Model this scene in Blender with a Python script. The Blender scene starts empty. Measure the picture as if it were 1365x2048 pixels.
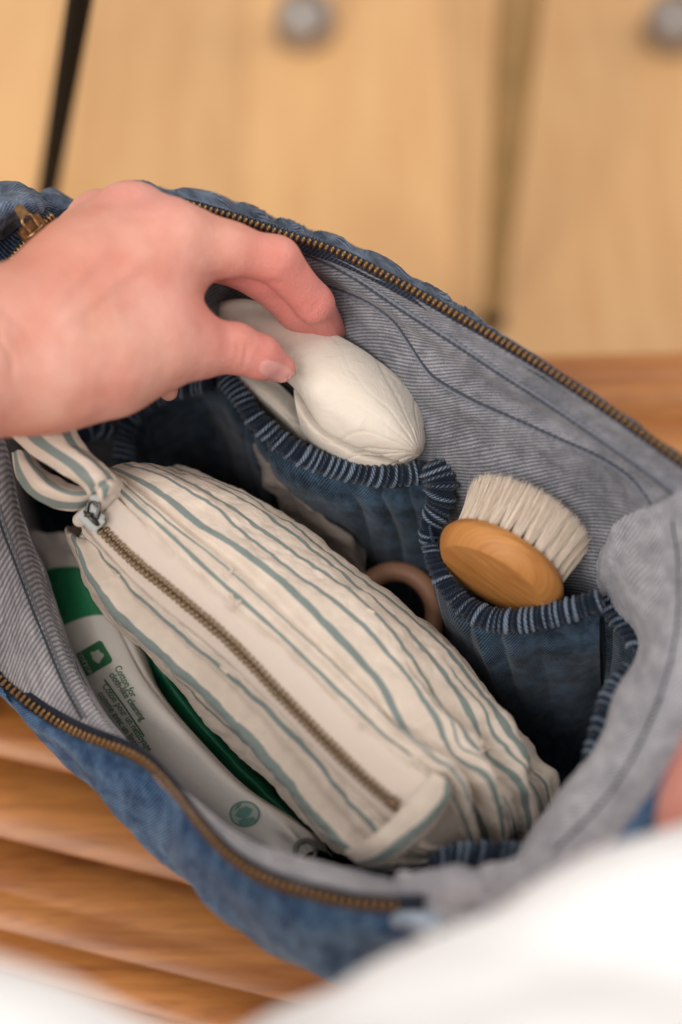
import bpy, bmesh, math, random
import numpy as np
from mathutils import Vector, Matrix
from mathutils.bvhtree import BVHTree
random.seed(7); rng = np.random.default_rng(7)
S = bpy.context.scene
COL = S.collection

# ------------------------------------------------------------------ camera
TH = math.radians(60.0)            # the camera looks 60 degrees below the horizon
HALF = 0.36                        # tan of half the vertical field of view
cam_d = bpy.data.cameras.new('camera'); cam = bpy.data.objects.new('camera', cam_d); COL.objects.link(cam)
CAMZ = 1.16
cam.location = (0, 0, CAMZ); cam.rotation_euler = (math.pi/2 - TH, 0, 0)
cam_d.sensor_fit = 'VERTICAL'; cam_d.sensor_height = 36; cam_d.sensor_width = 24; cam_d.lens = 18/HALF
cam_d.clip_start = 0.02; cam_d.clip_end = 100
cam_d.dof.use_dof = True; cam_d.dof.focus_distance = 0.620; cam_d.dof.aperture_fstop = 2.35
S.camera = cam
S.render.resolution_x = 682; S.render.resolution_y = 1024
S.view_settings.view_transform = 'Standard'; S.view_settings.look = 'None'
S.view_settings.exposure = 0.13; S.view_settings.gamma = 1
# ------------------------------------------------------------------ light: soft room light, no sun
W = bpy.data.worlds.new('World'); S.world = W; W.use_nodes = True
bg = W.node_tree.nodes['Background']; bg.inputs[0].default_value = (1.0, 0.97, 0.94, 1); bg.inputs[1].default_value = 0.54
def area(name, loc, target, size, power, color):
    l = bpy.data.lights.new(name, 'AREA'); l.shape = 'RECTANGLE'; l.size, l.size_y = size; l.energy = power; l.color = color
    o = bpy.data.objects.new(name, l); COL.objects.link(o); o.location = loc
    o.rotation_euler = (Vector(target)-Vector(loc)).to_track_quat('-Z', 'Y').to_euler()
    return o
area('window_light', (-1.0, -0.95, 2.3), (0, 0.30, 0.6), (1.6, 1.2), 50, (1.0, 0.96, 0.92))
area('room_light', (1.6, 1.6, 2.8), (0, 0.6, 0.4), (1.6, 1.6), 30, (1.0, 0.90, 0.80))

# ------------------------------------------------------------------ coordinates
F = Vector((0, math.cos(TH), -math.sin(TH))); UPV = Vector((0, math.sin(TH), math.cos(TH))); RT = Vector((1, 0, 0))
C0 = Vector((0, 0, CAMZ))
def ray(u, v):
    return F + RT*((u-682.5)/1024*HALF) + UPV*((1024-v)/1024*HALF)
def P(u, v, d):
    return C0 + ray(u, v)*d
def onz(u, v, z):
    r = ray(u, v); return C0 + r*((z-CAMZ)/r.z)
def PX(d): return HALF/1024*d         # metres per photograph pixel at distance d
Z_SEAT = 0.45
# ------------------------------------------------------------------ small maths
def hash3(ix, iy, iz, seed):
    h = (ix.astype(np.int64)*374761393 + iy.astype(np.int64)*668265263 + iz.astype(np.int64)*2147483647 + seed*1274126177) & 0xffffffff
    h = ((h ^ (h >> 13))*1274126177) & 0xffffffff
    return ((h ^ (h >> 16)) & 0xffff)/65535.0
def vnoise(p, seed=0):
    p = np.asarray(p, float); i = np.floor(p); f = p-i; f = f*f*f*(f*(f*6-15)+10); i = i.astype(np.int64)
    r = 0
    for dx in (0, 1):
        for dy in (0, 1):
            for dz in (0, 1):
                w = (f[..., 0] if dx else 1-f[..., 0])*(f[..., 1] if dy else 1-f[..., 1])*(f[..., 2] if dz else 1-f[..., 2])
                r = r + w*hash3(i[..., 0]+dx, i[..., 1]+dy, i[..., 2]+dz, seed)
    return r*2-1
def fbm(p, oct=3, seed=0):
    p = np.asarray(p, float); r = 0; a = 1; t = 0
    for k in range(oct):
        r = r + a*vnoise(p*(2**k), seed+k*17); t += a; a *= .5
    return r/t
def st(s, t, z=0.0): return np.stack([s, t, np.full_like(s, z)], -1)
def cr_matrix(n, m):
    """catmull-rom weights: m samples through n control points"""
    M = np.zeros((m, n))
    for j in range(m):
        x = j/(m-1)*(n-1); i = min(int(x), n-2); f = x-i
        w = [(-f+2*f*f-f**3)/2, (2-5*f*f+3*f**3)/2, (f+4*f*f-3*f**3)/2, (-f*f+f**3)/2]
        idx = [i-1, i, i+1, i+2]
        for k, q in enumerate(idx):
            if q < 0: M[j, 0] += 2*w[k]; M[j, 1] -= w[k]
            elif q > n-1: M[j, n-1] += 2*w[k]; M[j, n-2] -= w[k]
            else: M[j, q] += w[k]
    return M
def V3(p):
    if isinstance(p, Vector): return p
    return P(*p)
def curve(pts, m):
    a = np.array([V3(p)[:] for p in pts]); return cr_matrix(len(a), m) @ a
def resample(c):
    d = np.r_[0, np.cumsum(np.linalg.norm(np.diff(c, axis=0), axis=1))]
    return d

# ------------------------------------------------------------------ object helpers
def link(o, parent=None):
    COL.objects.link(o)
    if parent is not None:
        o.parent = parent
        o.matrix_parent_inverse = Matrix.Translation(parent.location).inverted()
    return o
def tag(o, label=None, cat=None, group=None, kind=None):
    if label: o['label'] = label
    if cat: o['category'] = cat
    if group: o['group'] = group
    if kind: o['kind'] = kind
    return o
def thing(name, loc, label, cat, group=None):
    o = bpy.data.objects.new(name, None); o.location = loc; o.empty_display_size = .02
    COL.objects.link(o); return tag(o, label, cat, group)
def part(parent, name, me, mat, smooth=True, label=None):
    o = bpy.data.objects.new(name, me); me.materials.clear(); me.materials.append(mat)
    if smooth: me.polygons.foreach_set('use_smooth', [True]*len(me.polygons))
    if label: o['label'] = label
    # sub-parts hang under a mesh part whose origin is at the thing's origin frame
    COL.objects.link(o)
    if parent is not None:
        o.parent = parent
        root = parent
        o.matrix_parent_inverse = Matrix.Translation(root.location).inverted() if root.type == 'EMPTY' else Matrix.Identity(4)
    return o
def grid_mesh(name, A, uv=None, attrs=None, closed_t=False, flip=False):
    """A: (n,m,3) grid"""
    n, m = A.shape[:2]
    me = bpy.data.meshes.new(name)
    idx = np.arange(n*m).reshape(n, m)
    mm = m if closed_t else m-1
    j = np.arange(mm); j2 = (j+1) % m
    a = idx[:-1][:, j]; b = idx[:-1][:, j2]; c = idx[1:][:, j2]; d = idx[1:][:, j]
    q = np.stack([a, b, c, d], -1).reshape(-1, 4)
    if flip: q = q[:, ::-1]
    me.from_pydata(A.reshape(-1, 3).tolist(), [], q.tolist())
    if uv is not None:
        l = me.uv_layers.new(name='UVMap')
        vi = q.reshape(-1)
        if closed_t:
            uvq = np.zeros((len(q), 4, 2))
            ii = np.repeat(np.arange(n-1), mm); jj = np.tile(j, n-1)
            U = np.concatenate([uv, uv[:, :1]+0], 1)
            U[:, -1, 1] = uv[:, -1, 1]+(uv[:, 1, 1]-uv[:, 0, 1])
            uvq[:, 0] = U[ii, jj]; uvq[:, 1] = U[ii, jj+1]; uvq[:, 2] = U[ii+1, jj+1]; uvq[:, 3] = U[ii+1, jj]
            l.data.foreach_set('uv', uvq.reshape(-1))
        else:
            l.data.foreach_set('uv', uv.reshape(-1, 2)[vi].reshape(-1))
    for k, v in (attrs or {}).items():
        at = me.attributes.new(k, 'FLOAT', 'POINT'); at.data.foreach_set('value', v.reshape(-1).astype(np.float32))
    me.update(); return me
class Patch:
    """smooth sheet through control rows of (u, v, distance) or world points"""
    def __init__(s, rows, n, m, disp=None, away=False):
        c = np.array([[V3(p)[:] for p in r] for r in rows])
        A = np.einsum('ia,abk->ibk', cr_matrix(c.shape[0], n), c)
        A = np.einsum('jb,ibk->ijk', cr_matrix(c.shape[1], m), A)
        s.A0 = A
        N = np.cross(np.gradient(A, axis=1), np.gradient(A, axis=0)); N /= np.linalg.norm(N, axis=-1, keepdims=True)+1e-12
        view = np.array(C0[:])-A
        s.flip = False
        if (N*view).sum(-1).mean() < 0: N = -N; s.flip = True
        s.N = N; s.n, s.m = n, m
        T, SS = np.meshgrid(np.linspace(0, 1, m), np.linspace(0, 1, n)); s.s = SS; s.t = T   # s along rows index, t along columns
        ut = np.r_[0, np.cumsum(np.linalg.norm(np.diff(A, axis=1), axis=2).mean(0))]
        us = np.r_[0, np.cumsum(np.linalg.norm(np.diff(A, axis=0), axis=2).mean(1))]
        s.uv = np.stack(np.meshgrid(ut, us), -1); s.len = ut[-1]; s.wid = us[-1]
        if disp is not None:
            A = A + N*disp(SS, T, s)[..., None]
        s.A = A
    def mesh(s, name, attrs=None): return grid_mesh(name, s.A, s.uv, attrs, flip=s.flip)
    def bvh(s):
        idx = np.arange(s.n*s.m).reshape(s.n, s.m)
        q = np.stack([idx[:-1, :-1], idx[:-1, 1:], idx[1:, 1:], idx[1:, :-1]], -1).reshape(-1, 4)
        return BVHTree.FromPolygons(s.A.reshape(-1, 3).tolist(), q.tolist())
def solid(o, th, off=-1):
    m = o.modifiers.new('thickness', 'SOLIDIFY'); m.thickness = th; m.offset = off; return o
def hit(bvh, u, v, lift=0.0, default=None):
    r = ray(u, v).normalized(); loc, nor, i, d = bvh.ray_cast(C0, r)
    if loc is None: return None
    return loc - r*lift
def frames(c):
    T = np.gradient(c, axis=0); T /= np.linalg.norm(T, axis=1, keepdims=True)+1e-12
    view = np.array(C0[:])-c; N = view-(view*T).sum(1, keepdims=True)*T; N /= np.linalg.norm(N, axis=1, keepdims=True)
    return T, N, np.cross(T, N)
def tube_mesh(name, c, r, k=10, flat=1.0, caps=True):
    """tube round polyline c (n,3) with radius r (scalar or array); flat scales along view normal"""
    T, N, B = frames(c); n = len(c); r = np.broadcast_to(np.asarray(r, float), (n,)).copy()
    if caps: 
        r0 = r.copy(); 
        c = np.concatenate([c[:1]-T[:1]*r[0]*.35, c, c[-1:]+T[-1:]*r[-1]*.35]); 
        N = np.concatenate([N[:1], N, N[-1:]]); B = np.concatenate([B[:1], B, B[-1:]]); r = np.r_[r[0]*.01, r, r[-1]*.01]
    a = np.linspace(0, 2*np.pi, k, endpoint=False)
    A = c[:, None]+r[:, None, None]*(np.cos(a)[None, :, None]*B[:, None]+flat*np.sin(a)[None, :, None]*N[:, None])
    d = resample(c); uv = np.stack([np.repeat(d[:, None], k, 1), np.repeat((a/(2*np.pi)*2*np.pi*r.mean())[None], len(c), 0)], -1)
    return grid_mesh(name, A, uv, closed_t=True)

# ------------------------------------------------------------------ implicit surfaces (hand, nappy, shirt)
def surface_nets(f, lo, hi, h):
    lo = np.array(lo, float); hi = np.array(hi, float)
    n = np.ceil((hi-lo)/h).astype(int)+1
    ax = [lo[i]+h*np.arange(n[i]) for i in range(3)]
    G = np.stack(np.meshgrid(*ax, indexing='ij'), -1); V = f(G.reshape(-1, 3)).reshape(n)
    ins = V < 0
    cs = np.zeros(n-1, int)
    for dx in (0, 1):
        for dy in (0, 1):
            for dz in (0, 1): cs += ins[dx:n[0]-1+dx, dy:n[1]-1+dy, dz:n[2]-1+dz]
    act = (cs > 0) & (cs < 8); ids = -np.ones(n-1, int); ai = np.argwhere(act); ids[act] = np.arange(len(ai))
    acc = np.zeros((len(ai), 3)); cnt = np.zeros(len(ai))
    corners = [(a, b, c) for a in (0, 1) for b in (0, 1) for c in (0, 1)]
    for p in corners:
        for axis in range(3):
            if p[axis] == 1: continue
            q = list(p); q[axis] = 1
            a = V[ai[:, 0]+p[0], ai[:, 1]+p[1], ai[:, 2]+p[2]]; b = V[ai[:, 0]+q[0], ai[:, 1]+q[1], ai[:, 2]+q[2]]
            cr = (a < 0) != (b < 0); t = np.where(cr, a/(np.where(cr, a-b, 1)), 0)
            pos = np.tile(np.array(p, float), (len(ai), 1)); pos[:, axis] += t
            acc += pos*cr[:, None]; cnt += cr
    verts = lo+h*(ai+acc/cnt[:, None])
    faces = []
    for axis in range(3):
        o1, o2 = (axis+1) % 3, (axis+2) % 3
        sl0 = [slice(1, -1)]*3; sl0[axis] = slice(0, n[axis]-1); sl1 = list(sl0); sl1[axis] = slice(1, n[axis])
        a = ins[tuple(sl0)]; b = ins[tuple(sl1)]
        for flag, flip in ((a & ~b, False), (~a & b, True)):
            e = np.argwhere(flag); 
            if len(e) == 0: continue
            off = np.zeros(3, int); off[o1] = 1; off[o2] = 1; e = e+off
            def cell(d1, d2):
                c = e.copy(); c[:, o1] -= d1; c[:, o2] -= d2; return ids[c[:, 0], c[:, 1], c[:, 2]]
            q = np.stack([cell(1, 1), cell(0, 1), cell(0, 0), cell(1, 0)], -1)
            if flip: q = q[:, ::-1]
            faces.append(q)
    faces = np.concatenate(faces); faces = faces[(faces >= 0).all(1)]
    return verts, faces
def raw_mesh(name, v, f):
    me = bpy.data.meshes.new(name); me.from_pydata(np.asarray(v).tolist(), [], np.asarray(f).tolist()); me.update(); return me
def smooth_verts(v, f, it=2, lam=.5):
    for _ in range(it):
        acc = np.zeros_like(v); cnt = np.zeros(len(v))
        for k in range(4):
            a = f[:, k]; b = f[:, (k+1) % 4]
            np.add.at(acc, a, v[b]); np.add.at(cnt, a, 1); np.add.at(acc, b, v[a]); np.add.at(cnt, b, 1)
        v = v+(acc/cnt[:, None]-v)*lam
    return v
def vert_normals(v, f):
    n = np.cross(v[f[:, 2]]-v[f[:, 0]], v[f[:, 3]]-v[f[:, 1]]); N = np.zeros_like(v)
    for k in range(4): np.add.at(N, f[:, k], n)
    return N/(np.linalg.norm(N, axis=1, keepdims=True)+1e-12)
def cone(p, a, b, ra, rb):
    a = np.array(a[:]); b = np.array(b[:]); ab = b-a; t = np.clip(((p-a)@ab)/(ab@ab), 0, 1)
    return np.linalg.norm(p-(a+t[:, None]*ab), axis=1)-(ra+(rb-ra)*t)
def smin(a, b, k):
    h = np.clip(.5+.5*(b-a)/k, 0, 1); return b+(a-b)*h-k*h*(1-h)

# ------------------------------------------------------------------ materials
def lin(c):
    if isinstance(c, str): c = [int(c[i:i+2], 16)/255 for i in (0, 2, 4)]
    else: c = [x/255 for x in c]
    return tuple((x/12.92 if x <= .04045 else ((x+.055)/1.055)**2.4) for x in c)+(1,)
class M:
    def __init__(s, name):
        s.m = bpy.data.materials.new(name); s.m.use_nodes = True; s.nt = s.m.node_tree; s.b = s.nt.nodes['Principled BSDF']
    def n(s, t, **k):
        o = s.nt.nodes.new(t)
        for a, v in k.items(): setattr(o, a, v)
        return o
    def l(s, a, b): s.nt.links.new(a, b)
    def val(s, sock, v):
        if hasattr(v, 'links'): s.l(v, sock)
        else: sock.default_value = v
    def math(s, op, a, b=0.0, c=0.0):
        o = s.n('ShaderNodeMath', operation=op); s.val(o.inputs[0], a); s.val(o.inputs[1], b); s.val(o.inputs[2], c); return o.outputs[0]
    def noise(s, vec, scale, detail=3, rough=.5, dist=0.0):
        o = s.n('ShaderNodeTexNoise'); s.l(vec, o.inputs['Vector']); o.inputs['Scale'].default_value = scale
        o.inputs['Detail'].default_value = detail; o.inputs['Roughness'].default_value = rough; o.inputs['Distortion'].default_value = dist
        return o.outputs[0]
    def ramp(s, f, stops, interp='LINEAR'):
        o = s.n('ShaderNodeValToRGB'); s.l(f, o.inputs[0]); e = o.color_ramp.elements; o.color_ramp.interpolation = interp
        while len(e) < len(stops): e.new(.5)
        for k, (x, c) in enumerate(stops):
            e[k].position = x; e[k].color = c if not isinstance(c, (float, int)) else (c, c, c, 1)
        return o.outputs[0]
    def mix(s, f, a, b, mode='MIX'):
        o = s.n('ShaderNodeMix', data_type='RGBA', blend_type=mode); s.val(o.inputs[0], f); s.val(o.inputs[6], a); s.val(o.inputs[7], b); return o.outputs[2]
    def bump(s, h, strength=.3, dist=.001, normal=None):
        o = s.n('ShaderNodeBump'); s.l(h, o.inputs['Height']); o.inputs['Strength'].default_value = strength; o.inputs['Distance'].default_value = dist
        if normal: s.l(normal, o.inputs['Normal'])
        return o.outputs[0]
    def uv(s): return s.n('ShaderNodeTexCoord').outputs['UV']
    def obj(s): return s.n('ShaderNodeTexCoord').outputs['Object']
    def sep(s, v):
        o = s.n('ShaderNodeSeparateXYZ'); s.l(v, o.inputs[0]); return o.outputs
    def attr(s, name):
        o = s.n('ShaderNodeAttribute'); o.attribute_name = name; return o.outputs['Fac']
    def out(s, color=None, rough=None, normal=None, **k):
        if color is not None: s.val(s.b.inputs['Base Color'], color)
        if rough is not None: s.val(s.b.inputs['Roughness'], rough)
        if normal is not None: s.l(normal, s.b.inputs['Normal'])
        for a, v in k.items(): s.val(s.b.inputs[a.replace('_', ' ')], v)
        return s.m
def denim(name, dark, light, period=.0017, ang=0.0, contrast=.9, soft=.0, fade=None, crest=False, slub=.5, sheen=.15, worn=0.0, lift=0.0):
    """twill cloth: fine diagonal ribs, speckled by the white weft, faded in patches"""
    m = M(name); uv = m.uv(); x, y, _ = m.sep(uv)
    wob = m.noise(uv, 60, 2); wob2 = m.noise(uv, 900, 1)
    k = 2*math.pi/period
    ph = m.math('ADD', m.math('MULTIPLY', x, k*math.sin(ang)), m.math('MULTIPLY', y, k*math.cos(ang)))
    ph = m.math('ADD', ph, m.math('MULTIPLY', wob, 5.0)); ph = m.math('ADD', ph, m.math('MULTIPLY', wob2, 1.6))
    w = m.math('MULTIPLY_ADD', m.math('SINE', ph), .5, .5)
    # weft speckle across each rib
    ph2 = m.math('ADD', m.math('MULTIPLY', x, k*1.3*math.cos(ang)), m.math('MULTIPLY', y, -k*1.3*math.sin(ang)))
    w2 = m.math('MULTIPLY_ADD', m.math('SINE', m.math('ADD', ph2, m.math('MULTIPLY', wob2, 6.0))), .5, .5)
    w = m.math('MULTIPLY', w, m.math('MULTIPLY_ADD', w2, slub, 1-slub*.5))
    big = m.noise(uv, 25, 4, .6); fine = m.noise(uv, 1100, 2); med = m.noise(uv, 130, 4, .65)
    f = m.math('MULTIPLY', w, m.math('MULTIPLY_ADD', med, contrast*1.4, contrast*.3))
    f = m.math('ADD', f, m.math('MULTIPLY', m.math('SUBTRACT', big, .5), .7+worn))
    f = m.math('ADD', f, m.math('MULTIPLY', m.math('SUBTRACT', med, .5), .5+worn))
    f = m.math('ADD', f, m.math('MULTIPLY', m.math('SUBTRACT', fine, .5), .5))
    f = m.math('ADD', f, lift)
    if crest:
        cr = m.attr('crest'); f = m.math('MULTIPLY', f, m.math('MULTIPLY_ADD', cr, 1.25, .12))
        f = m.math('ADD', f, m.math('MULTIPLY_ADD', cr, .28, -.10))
    col = m.mix(m.ramp(f, [(0.0, 0.0), (1.0, 1.0)]), lin(dark), lin(light))
    h = m.math('ADD', w, m.math('MULTIPLY', fine, .6))
    return m.out(col, .92, m.bump(h, .5, .0004), Sheen_Weight=sheen, Specular_IOR_Level=.15)
def cloth(name, c1, c2, scale=300, rough=.85, bump=.2, big=30, sheen=.1, sss=0.0):
    m = M(name); o = m.obj(); a = m.noise(o, scale, 3); b = m.noise(o, big, 3)
    col = m.mix(m.ramp(b, [(.3, 0.0), (.7, 1.0)]), lin(c1), lin(c2))
    wv = m.noise(o, 2200, 1)
    k = dict(Sheen_Weight=sheen, Specular_IOR_Level=.2)
    if sss: k.update(Subsurface_Weight=sss, Subsurface_Scale=.003)
    return m.out(col, rough, m.bump(m.math('ADD', a, m.math('MULTIPLY', wv, .3)), bump, .0006), **k)
def wood(name, c1, c2, c3, scale=1.0, ax=(1, 1, 1), rough=.4, grain=14, coat=.2, spec=.5):
    m = M(name); o = m.obj(); mp = m.n('ShaderNodeMapping'); m.l(o, mp.inputs[0]); mp.inputs['Scale'].default_value = ax
    info = m.n('ShaderNodeObjectInfo'); 
    add = m.n('ShaderNodeVectorMath', operation='ADD'); m.l(mp.outputs[0], add.inputs[0])
    sc = m.n('ShaderNodeVectorMath', operation='SCALE'); m.l(info.outputs['Random'], sc.inputs['Scale']); sc.inputs[0].default_value = (7, 3, 5); m.l(sc.outputs[0], add.inputs[1])
    v = add.outputs[0]
    a = m.noise(v, grain*scale, 4, .6, .6); b = m.noise(v, grain*6*scale, 3, .6); c = m.noise(v, grain*.3*scale, 2)
    col = m.mix(m.ramp(a, [(.35, 0.0), (.65, 1.0)]), lin(c1), lin(c2))
    col = m.mix(m.math('MULTIPLY', m.ramp(b, [(.5, 0.0), (.75, 1.0)]), .45), col, lin(c3))
    col = m.mix(m.math('MULTIPLY', m.ramp(c, [(.4, 0.0), (.6, 1.0)]), .35), col, lin(c2))
    tint = m.math('MULTIPLY_ADD', info.outputs['Random'], .22, .89)
    cc = m.n('ShaderNodeHueSaturation'); m.l(col, cc.inputs['Color']); m.l(tint, cc.inputs['Value'])
    return m.out(cc.outputs[0], rough, m.bump(b, .15, .0005), Coat_Weight=coat, Coat_Roughness=.25, Specular_IOR_Level=spec)
def plain(name, c, rough=.5, metallic=0.0, noise=40, var=.25, bump=.1, **k):
    m = M(name); o = m.obj(); a = m.noise(o, noise, 4)
    dark = tuple(x*(1-var) for x in lin(c)[:3])+(1,)
    return m.out(m.mix(m.ramp(a, [(.35, 0.0), (.65, 1.0)]), dark, lin(c)), m.math('MULTIPLY_ADD', a, .2, rough-.1), m.bump(a, bump, .0005), Metallic=metallic, **k)

m_lining = denim('grey_twill_lining', (84, 86, 92), (188, 187, 194), .0016, math.radians(35), .38, slub=.25)
m_lining_lit = denim('grey_twill_lining_lit', (112, 113, 120), (206, 204, 210), .0016, math.radians(-35), .62, slub=.5, lift=.05, worn=.15)  # paler copy of the lining twill: stronger light on it put into the colour
m_navy = denim('navy_denim', (8, 18, 30), (84, 112, 138), .0010, math.radians(50), .45, slub=.9, worn=.4, lift=.06)
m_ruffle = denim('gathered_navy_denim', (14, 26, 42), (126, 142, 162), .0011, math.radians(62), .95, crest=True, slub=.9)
m_outer = denim('faded_blue_denim', (22, 56, 102), (126, 166, 206), .0012, math.radians(50), .6, slub=.6, worn=.6, lift=.0)
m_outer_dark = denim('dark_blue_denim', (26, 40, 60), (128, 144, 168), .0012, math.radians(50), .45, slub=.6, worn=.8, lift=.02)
m_stitch = plain('grey_thread', (120, 124, 134), .9, noise=600)
m_stitch_dark = plain('dark_thread', (66, 70, 80), .9, noise=600)
m_tape = denim('zipper_tape_navy', (18, 24, 36), (60, 68, 84), .0014, 0.8, .6)
m_brass = plain('antique_brass', (160, 126, 88), .38, 1.0, noise=500, var=.45)
m_brass_dark = plain('dark_antique_brass', (176, 150, 118), .35, 1.0, noise=700, var=.5)
m_chrome = plain('brushed_nickel', (96, 96, 94), .32, 1.0, noise=200)

# ------------------------------------------------------------------ setting: floor, far furniture, seat
floor = bpy.data.objects.new('floor', None)
m_floor = wood('floor_oak', (210, 160, 106), (224, 178, 124), (198, 144, 92), 1.0, (9, .8, 9), .35, 5, .15)
def box_mesh(name, x0, x1, y0, y1, z0, z1, bev=.002):
    bm = bmesh.new(); bmesh.ops.create_cube(bm, size=1)
    for v in bm.verts: v.co = Vector(((x0+x1)/2+v.co.x*(x1-x0), (y0+y1)/2+v.co.y*(y1-y0), (z0+z1)/2+v.co.z*(z1-z0)))
    if bev: bmesh.ops.bevel(bm, geom=bm.edges[:], offset=bev, segments=1, affect='EDGES')
    me = bpy.data.meshes.new(name); bm.to_mesh(me); bm.free(); return me
fl = part(None, 'floor', box_mesh('floor', -3.2, 3.2, -2.2, 4.5, -.05, -.012, 0), m_floor, False); tag(fl, kind='structure')
pm = box_mesh('floorboard', -.05622, .05622, -1.1, 1.1, -.011, 0, .0004)
x = -1.4; k = 0
while x < 1.5:
    off = rng.uniform(-.6, .6)
    for j in (-1, 0, 1):
        o = bpy.data.objects.new('floorboard', pm); o.location = (x, 1.0+off+2.203*j, rng.uniform(-.0006, .0006)); COL.objects.link(o); o.parent = fl
    x += .1125
pm.materials.append(m_floor)
# EOF-setting
tag(fl)
# black splayed metal leg, tapered wooden leg, two chrome feet: furniture standing on the floor
m_black = plain('black_metal', (12, 13, 12), .6, 0.0, Specular_IOR_Level=.2)
m_far = plain('far_chrome', (176, 170, 166), .4, .7, noise=60)
m_olive = plain('dark_olive_wood', (166, 132, 82), .5, 0, 20, .2)
def line3(a, b, m=12): return np.linspace(np.array(V3(a)[:]), np.array(V3(b)[:]), m)
a = P(170, -60, .80); b = P(96, 380, 1.02); dirv = (b-a).normalized(); foot = a+dirv*((a.z-.006)/-dirv.z)
t = thing('metal_chair_leg', foot, 'thin black metal rod leaning behind the left end of the bag', 'chair leg')
part(t, 'rod', tube_mesh('rod', line3(a-dirv*.25, foot), .0076, 14), m_black)
part(t, 'foot_cap', tube_mesh('foot_cap', line3(foot-dirv*.03, foot), .010, 14), m_black)
a = P(1044, -40, 1.28); b = onz(984, 650, 0.004)
t = thing('table_leg', b, 'dark olive tapered leg standing on the floor behind the bag', 'table leg')
dv = (a-b); c = line3(b, a+dv*.45, 20); part(t, 'post', tube_mesh('post', c, np.linspace(.0100, .0265, 20), 4 if False else 16), m_olive)
part(t, 'floor_glide', tube_mesh('floor_glide', line3(b, b+dv.normalized()*.012), .0125, 14), m_black)
for (u, v, lab) in ((612, 66, 'blurred chrome furniture foot at the top middle of the floor'), (1345, 72, 'blurred chrome furniture foot in the top right corner')):
    b = onz(u, v, 0.0); t = thing('furniture_foot', b, lab, 'furniture foot', 'chrome furniture feet on the floor')
    prof = [(0, .034), (.004, .036), (.024, .034), (.040, .029), (.050, .016), (.06, .012), (.35, .012)]
    c = np.array([[b.x, b.y, b.z+z] for z, r in prof]); a_ = np.linspace(0, 2*np.pi, 24, endpoint=False)
    A = np.array([[[b.x+r*math.cos(q), b.y+r*math.sin(q), z] for q in a_] for z, r in [(0.0005, .001)]+[(z+.001, r) for z, r in prof]])
    part(t, 'foot_cup', grid_mesh('foot_cup', A[:6], closed_t=True), m_far)
    part(t, 'stem', grid_mesh('stem', A[5:]*1.0, closed_t=True), m_far)

# wooden chair seat under the bag: bowed slats
m_seat = wood('seat_wood', (144, 80, 32), (200, 132, 66), (84, 42, 16), 1.0, (1.2, 14, 14), .42, 5, .15, .45)
p0 = onz(0, 1680, Z_SEAT); p1 = onz(380, 1775, Z_SEAT)
e = (p1-p0).normalized(); f = Vector((-e.y, e.x, 0))
seat_c = onz(640, 1250, Z_SEAT)
chair = thing('wooden_chair', Vector((seat_c.x, seat_c.y, 0)), 'orange brown wooden chair with a slatted seat under the denim bag', 'chair')
def fc(p): return (p-seat_c).dot(f)
edge_front = fc(onz(0, 1868, Z_SEAT)); edges = [edge_front, fc(onz(0, 1680, Z_SEAT)), fc(onz(0, 1492, Z_SEAT))]
stepw = edges[2]-edges[1]
back = fc(onz(1250, 738, Z_SEAT))
nst = max(1, round((back-edges[2])/stepw)); stepw = (back-edges[2])/nst
edges += [edges[2]+stepw*(k+1) for k in range(nst)]
edges = [edges[0]-.030]+edges
for k in range(len(edges)-1):
    y0, y1 = edges[k]+.0030, edges[k+1]-.0030
    nx, ny = 60, 14
    X = np.linspace(-.33, .33, nx); Yp = np.linspace(0, 1, ny); A = np.zeros((nx, ny, 3))
    for i, xx in enumerate(X):
        bow = -.010*math.cos(xx*5)*0 + .006*((xx/.33)**2)       # slight hollow along the slat
        for j, q in enumerate(Yp):
            tt_ = (y0+(y1-y0)*q-edges[1])/(back-edges[1]); xr_ = (onz(1250, 706, Z_SEAT)-seat_c).dot(e); sh_ = (xx-xr_)*(-e.y/e.x)*1.12*max(0, tt_)**1.5
            crown = -.013*(abs(2*q-1)**4.5) + .0012*math.sin(q*9+k*2+xx*6)
            lip = 0
            if k == 0: crown -= .012*(1-q)**1.3
            pt = seat_c+e*xx+f*(y0+(y1-y0)*q+sh_); A[i, j] = (pt.x, pt.y, Z_SEAT+bow+crown)
    o = part(chair, 'slat', grid_mesh('slat', A), m_seat); solid(o, .016, 1 if False else -1)
for sx in (-1, 1):
    a = seat_c+e*(.27*sx); 
    A = line3(a+f*(edges[0]+.02)+Vector((0, 0, -.035)), a+f*(edges[-1]-.02)+Vector((0, 0, -.035)), 6)
    part(chair, 'side_rail', tube_mesh('side_rail', A, .014, 8), m_seat)
    for yy in (edges[0]+.03, edges[-1]-.03):
        q = a+f*yy; A = line3(Vector((q.x, q.y, Z_SEAT-.02)), Vector((q.x+.03*sx, q.y+(.03 if yy > 0 else -.03), .002)), 8)
        part(chair, 'leg', tube_mesh('leg', A, np.linspace(.02, .013, 8), 14), m_seat)

# ================================================================== THE BAG
bag_base = onz(640, 1500, Z_SEAT+.01)
bag = thing('denim_bag', bag_base, 'open blue denim zip bag with grey lining and gathered inner pockets on the wooden chair', 'bag')
def wr(amp, sc, seed=0, oct=3, an=(1, 1)):
    def g(s, t, p):
        return amp*fbm(np.stack([p.uv[..., 0]*sc*an[0], p.uv[..., 1]*sc*an[1], np.zeros_like(s)+seed*3.1], -1), oct, seed)
    return g
def add(*fs): return lambda s, t, p: sum(f(s, t, p) for f in fs)

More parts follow.
